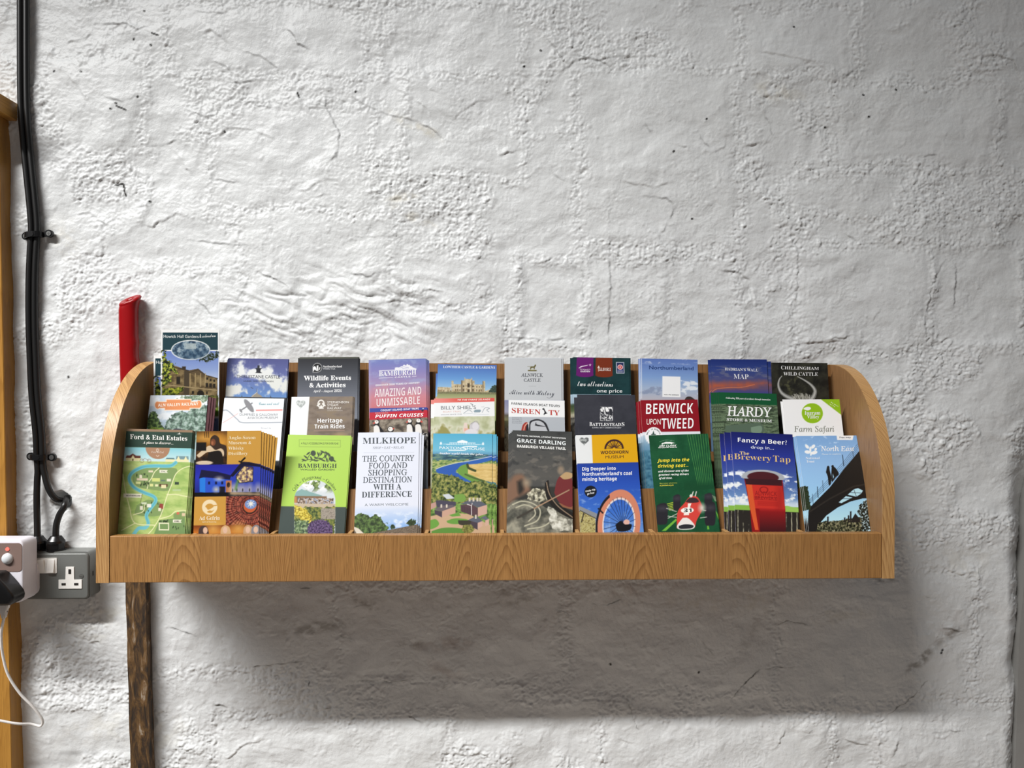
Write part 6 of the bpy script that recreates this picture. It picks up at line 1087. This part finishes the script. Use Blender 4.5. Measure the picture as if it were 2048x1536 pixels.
# key, row, x of the top edge, lean in its plane, page-edge colour, belly, raised, label, group, label of the copies behind, [(dx mm, dz mm, turn deg)]
LEAF = [
 ('estates', 1, -.5365, 1.2, '#6f7d5c', 0, 0, 'leaflet with illustrated green map and winding blue river, first in the bottom row', 'green map leaflets', 'spare green map leaflet fanned out behind the front one', [(2.4, -.5, -.4), (4.8, -1, -.9), (7.0, -1.5, -1.4), (8.6, -2, -1.6)]),
 ('distillery', 1, -0.4272, -0.60, '#d9d2c4', 0, 0, 'ochre leaflet with night building photo and red brick dome, second in bottom row', 'ochre distillery leaflets', 'ochre leaflet fanned out behind the front ochre one', [(1.6, -1, .6), (3.0, -2.5, 1.3), (4.4, -4, 2.0), (5.6, -5, 2.7), (6.8, -7, 3.5), (8.0, -9, 4.2)]),
 ('garden', 1, -0.2959, 0.86, '#8fae4c', 0, 0, 'lime green leaflet with olive branch emblem and arched garden photo', 'lime green garden leaflets', 'lime green leaflet just peeping out behind the front one', [(1.0, -2.0, .2)]),
 ('milkhope', 1, -0.1847, -0.79, '#dfe3ea', 0, 0, 'pale blue leaflet with large grey serif capitals and trees at the bottom', 'pale blue serif leaflets', 'pale leaflet edge showing behind the front pale blue one', [(2.4, -1, .4), (4.6, -3.5, .8)]),
 ('paxton', 1, -0.0638, 0.47, '#4f6c74', 0, 0, 'leaflet with aerial photo of blue river bend, woods and mansion', 'river bend leaflets', 'river bend leaflet fanned out behind the front one', [(5.8, -.5, .3), (7.4, -3.5, .4)]),
 ('storm', 1, 0.0664, 1.33, '#4a4c4a', 0, 0, 'charcoal leaflet with white capitals above a stormy sea and rowing boat', 'stormy sea leaflets', 'charcoal leaflet stepped out left behind the stormy sea one', [(-2.2, -2, .1), (-4.4, -4, .1), (-7.2, -5.5, .2)]),
 ('colliery', 1, 0.1711, -1.22, '#c8ccd8', 0, 0, 'blue and yellow leaflet with half wheel emblem and pit wheel photo', 'pit wheel leaflets', 'blue and yellow leaflet edge just behind the front one', [(-1.2, -1.5, .1)]),
 ('racing', 1, 0.2917, -1.72, '#1c3a28', 0, 0, 'dark green leaflet with red racing car numbered 31', 'racing car leaflets', 'dark green leaflet edge right behind the racing car one', [(1.6, -1, -.3), (3.0, -1.5, -.7)]),
 ('beer', 1, 0.4311, 2.52, '#b8b4c8', 3.5, 0, 'dark blue leaflet with large glass of red beer', 'beer glass leaflets', 'dark blue leaflet stepped out left behind the beer glass one', [(-10.0, -.5, -.2), (-16.5, -2.0, -.5)]),
 ('bridge', 1, 0.5395, -0.65, '#dfe2e0', 2.5, 0, 'sky blue leaflet with black bridge silhouette and two figures, last in bottom row', 'bridge silhouette leaflets', 'white page edge of a leaflet behind the bridge silhouette one', [(-2.2, -.5, 0), (-4.4, -1.0, -.2)]),
 ('steam', 2, -0.5330, -0.28, '#5c1c24', 0, 0, 'hazy tree photo leaflet with orange name plate, first in middle row', 'orange plate leaflets', 'dark red edged leaflet fanned right behind the orange plate one', [(3.6, -.5, .2), (6.6, -1.0, .4), (9.8, -1.5, .6)]),
 ('aviation', 2, -0.4099, 0.70, '#2a2c30', 0, 0, 'white leaflet with grey aeroplane emblem and pink stripe', 'aeroplane leaflets', 'dark edged leaflet just behind the white aeroplane one', [(1.4, -1, .3), (3.0, -2, .6)]),
 ('heritage', 2, -0.2984, -0.68, '#5f564c', 0, 0, 'brown leaflet with white left strip and small grey heart', 'brown heart leaflets', 'brown leaflet edge right behind the one with the grey heart', [(1.6, -.5, 0), (2.8, -1.0, .1)]),
 ('puffins', 2, -0.1717, -1.19, '#55504c', 0, 0, 'blue and red banner leaflet with puffins on grey rock', 'puffin leaflets', 'leaflet edge just behind the one with three puffins', [(1.2, -1, 0)]),
 ('seabirds', 2, -0.0626, -0.82, '#e4e0dc', 0, 0, 'white leaflet with red top band and pale seabird photo', 'red band leaflets', 'red topped leaflet peeping out left behind the seabird one', [(-5.0, -2, -.1)]),
 ('serenity', 2, 0.0586, 0.46, '#e2e4e4', 0, 0, 'white leaflet with large red serif capitals and puffin head', None, None, []),
 ('observatory', 2, 0.1763, 0.26, '#3a3b42', 0, 0, 'plain slate grey leaflet with small square white emblem', 'slate grey leaflets', 'slate grey leaflet stepped left behind the one with white emblem', [(-4.8, -4.5, -.1)]),
 ('berwick', 2, 0.2828, -0.87, '#d8c8bc', 0, 0, 'crimson leaflet with tall white capitals above blue sea', 'crimson leaflets', 'pale edged leaflet fanned left behind the crimson one', [(-2.8, -1.5, -.3), (-5.4, -3.0, -.8)]),
 ('tackle', 2, 0.4179, 1.31, '#3c4a36', 0, 0, 'olive green leaflet with dark green band and tall white serif letters', 'olive green leaflets', 'olive leaflet stepped left behind the one with tall serif letters', [(-3.4, 0, 0), (-6.6, .3, -.1), (-11.4, .3, -.2)]),
 ('farm', 2, 0.5264, -0.33, '#dcdcd8', 0, 0, 'white leaflet with round green badge and green corner', 'green badge leaflets', 'white leaflet peeping out left behind the green badge one', [(-2.6, -3.2, -.2)]),
 ('hall', 3, -0.5248, -0.20, '#e6e6e2', 0, .0436, 'tallest standing leaflet with oval picture and stone house photo', 'stone house leaflets', 'lower copy of the stone house leaflet half hidden at left', [(-10.8, -43.6, -.4)]),
 ('tower', 3, -0.4179, 0.67, '#3a4058', 0, 0, 'violet sky leaflet with white clouds and dome top', 'violet sky leaflets', 'violet leaflet edge just behind the cloudy sky one', [(1.0, .8, .1), (-.6, -2.0, -.2)]),
 ('wildlife', 3, -0.2986, -0.83, '#4c4f50', 0, 0, 'charcoal leaflet with round badger emblem and white slab lettering', 'badger emblem leaflets', 'charcoal leaflet edge just behind the badger emblem one', [(1.4, 1.2, .2), (2.2, -1.0, .3)]),
 ('sunset', 3, -0.1798, -1.74, '#5a5488', 0, 0, 'purple and pink sunset leaflet with white fortress emblem', 'sunset leaflets', 'purple leaflet edge fanned right behind the sunset one', [(1.6, -.8, .1), (3.0, -1.4, .2), (4.4, -2.2, .3)]),
 ('mansion', 3, -0.0588, 0.74, '#d8dce0', 0, 0, 'blue sky leaflet with cream battlemented castle across lawn', 'cream castle leaflets', 'leaflet peeping out lower left behind the cream castle one', [(-2.6, -16.0, -.2)]),
 ('history', 3, 0.0554, 0.13, '#d6d8dc', 0, 0, 'pale grey leaflet with small lion emblem and handwritten line', 'lion emblem leaflets', 'pale leaflet edge right behind the lion emblem one', [(2.8, .5, 0), (3.8, 1.4, 0)]),
 ('attractions', 3, 0.1741, 0.37, '#1c3a3c', 0, 0, 'dark teal leaflet with purple and rust hanging badges', 'teal badge leaflets', 'dark teal leaflet edge just behind the badge one', [(1.4, .6, .2), (-2.4, .2, -.3)]),
 ('skies', 3, 0.2939, 1.09, '#c8d0dc', 0, 0, 'cloudy blue leaflet with blank white square panel', 'white panel leaflets', 'blue leaflet edge left behind the white panel one', [(-2.2, -.4, -.2)]),
 ('map', 3, 0.4178, -0.00, '#2c4a68', 0, 0, 'navy dusk leaflet with orange cloud streak', 'navy dusk leaflets', 'navy leaflet edge stepped out behind the dusk cloud one', [(-4.2, -.8, -.2), (6.4, -3.2, .4)]),
 ('cattle', 3, 0.5254, 0.28, '#2a2a26', 0, 0, 'black leaflet with curved pale cattle horns, last in top row', None, None, []),
]
OTHER = {'steam': 'maroon', 'aviation': 'black'}
for key, row, topx, rot, edge, B, raised, label, group, blabel, behind in LEAF:
    A = ARTS[key]; src = make_leaflet(key, edge, B)
    put(src, key, row, topx, rot, A.L+raised*1000, 0, raised)
    tag(src, label, 'leaflet', None if key in OTHER else group)
    proto = make_leaflet(OTHER[key], edge) if key in OTHER else src
    for i, (dx, dz, dr) in enumerate(behind):
        c = proto if (key in OTHER and i == 0) else copy_leaflet(proto)
        put(c, key, row, topx, rot, A.L+raised*1000, dx*.001, raised+dz*.001, .00112*(i+1), dr)
        tag(c, blabel, 'leaflet', group)
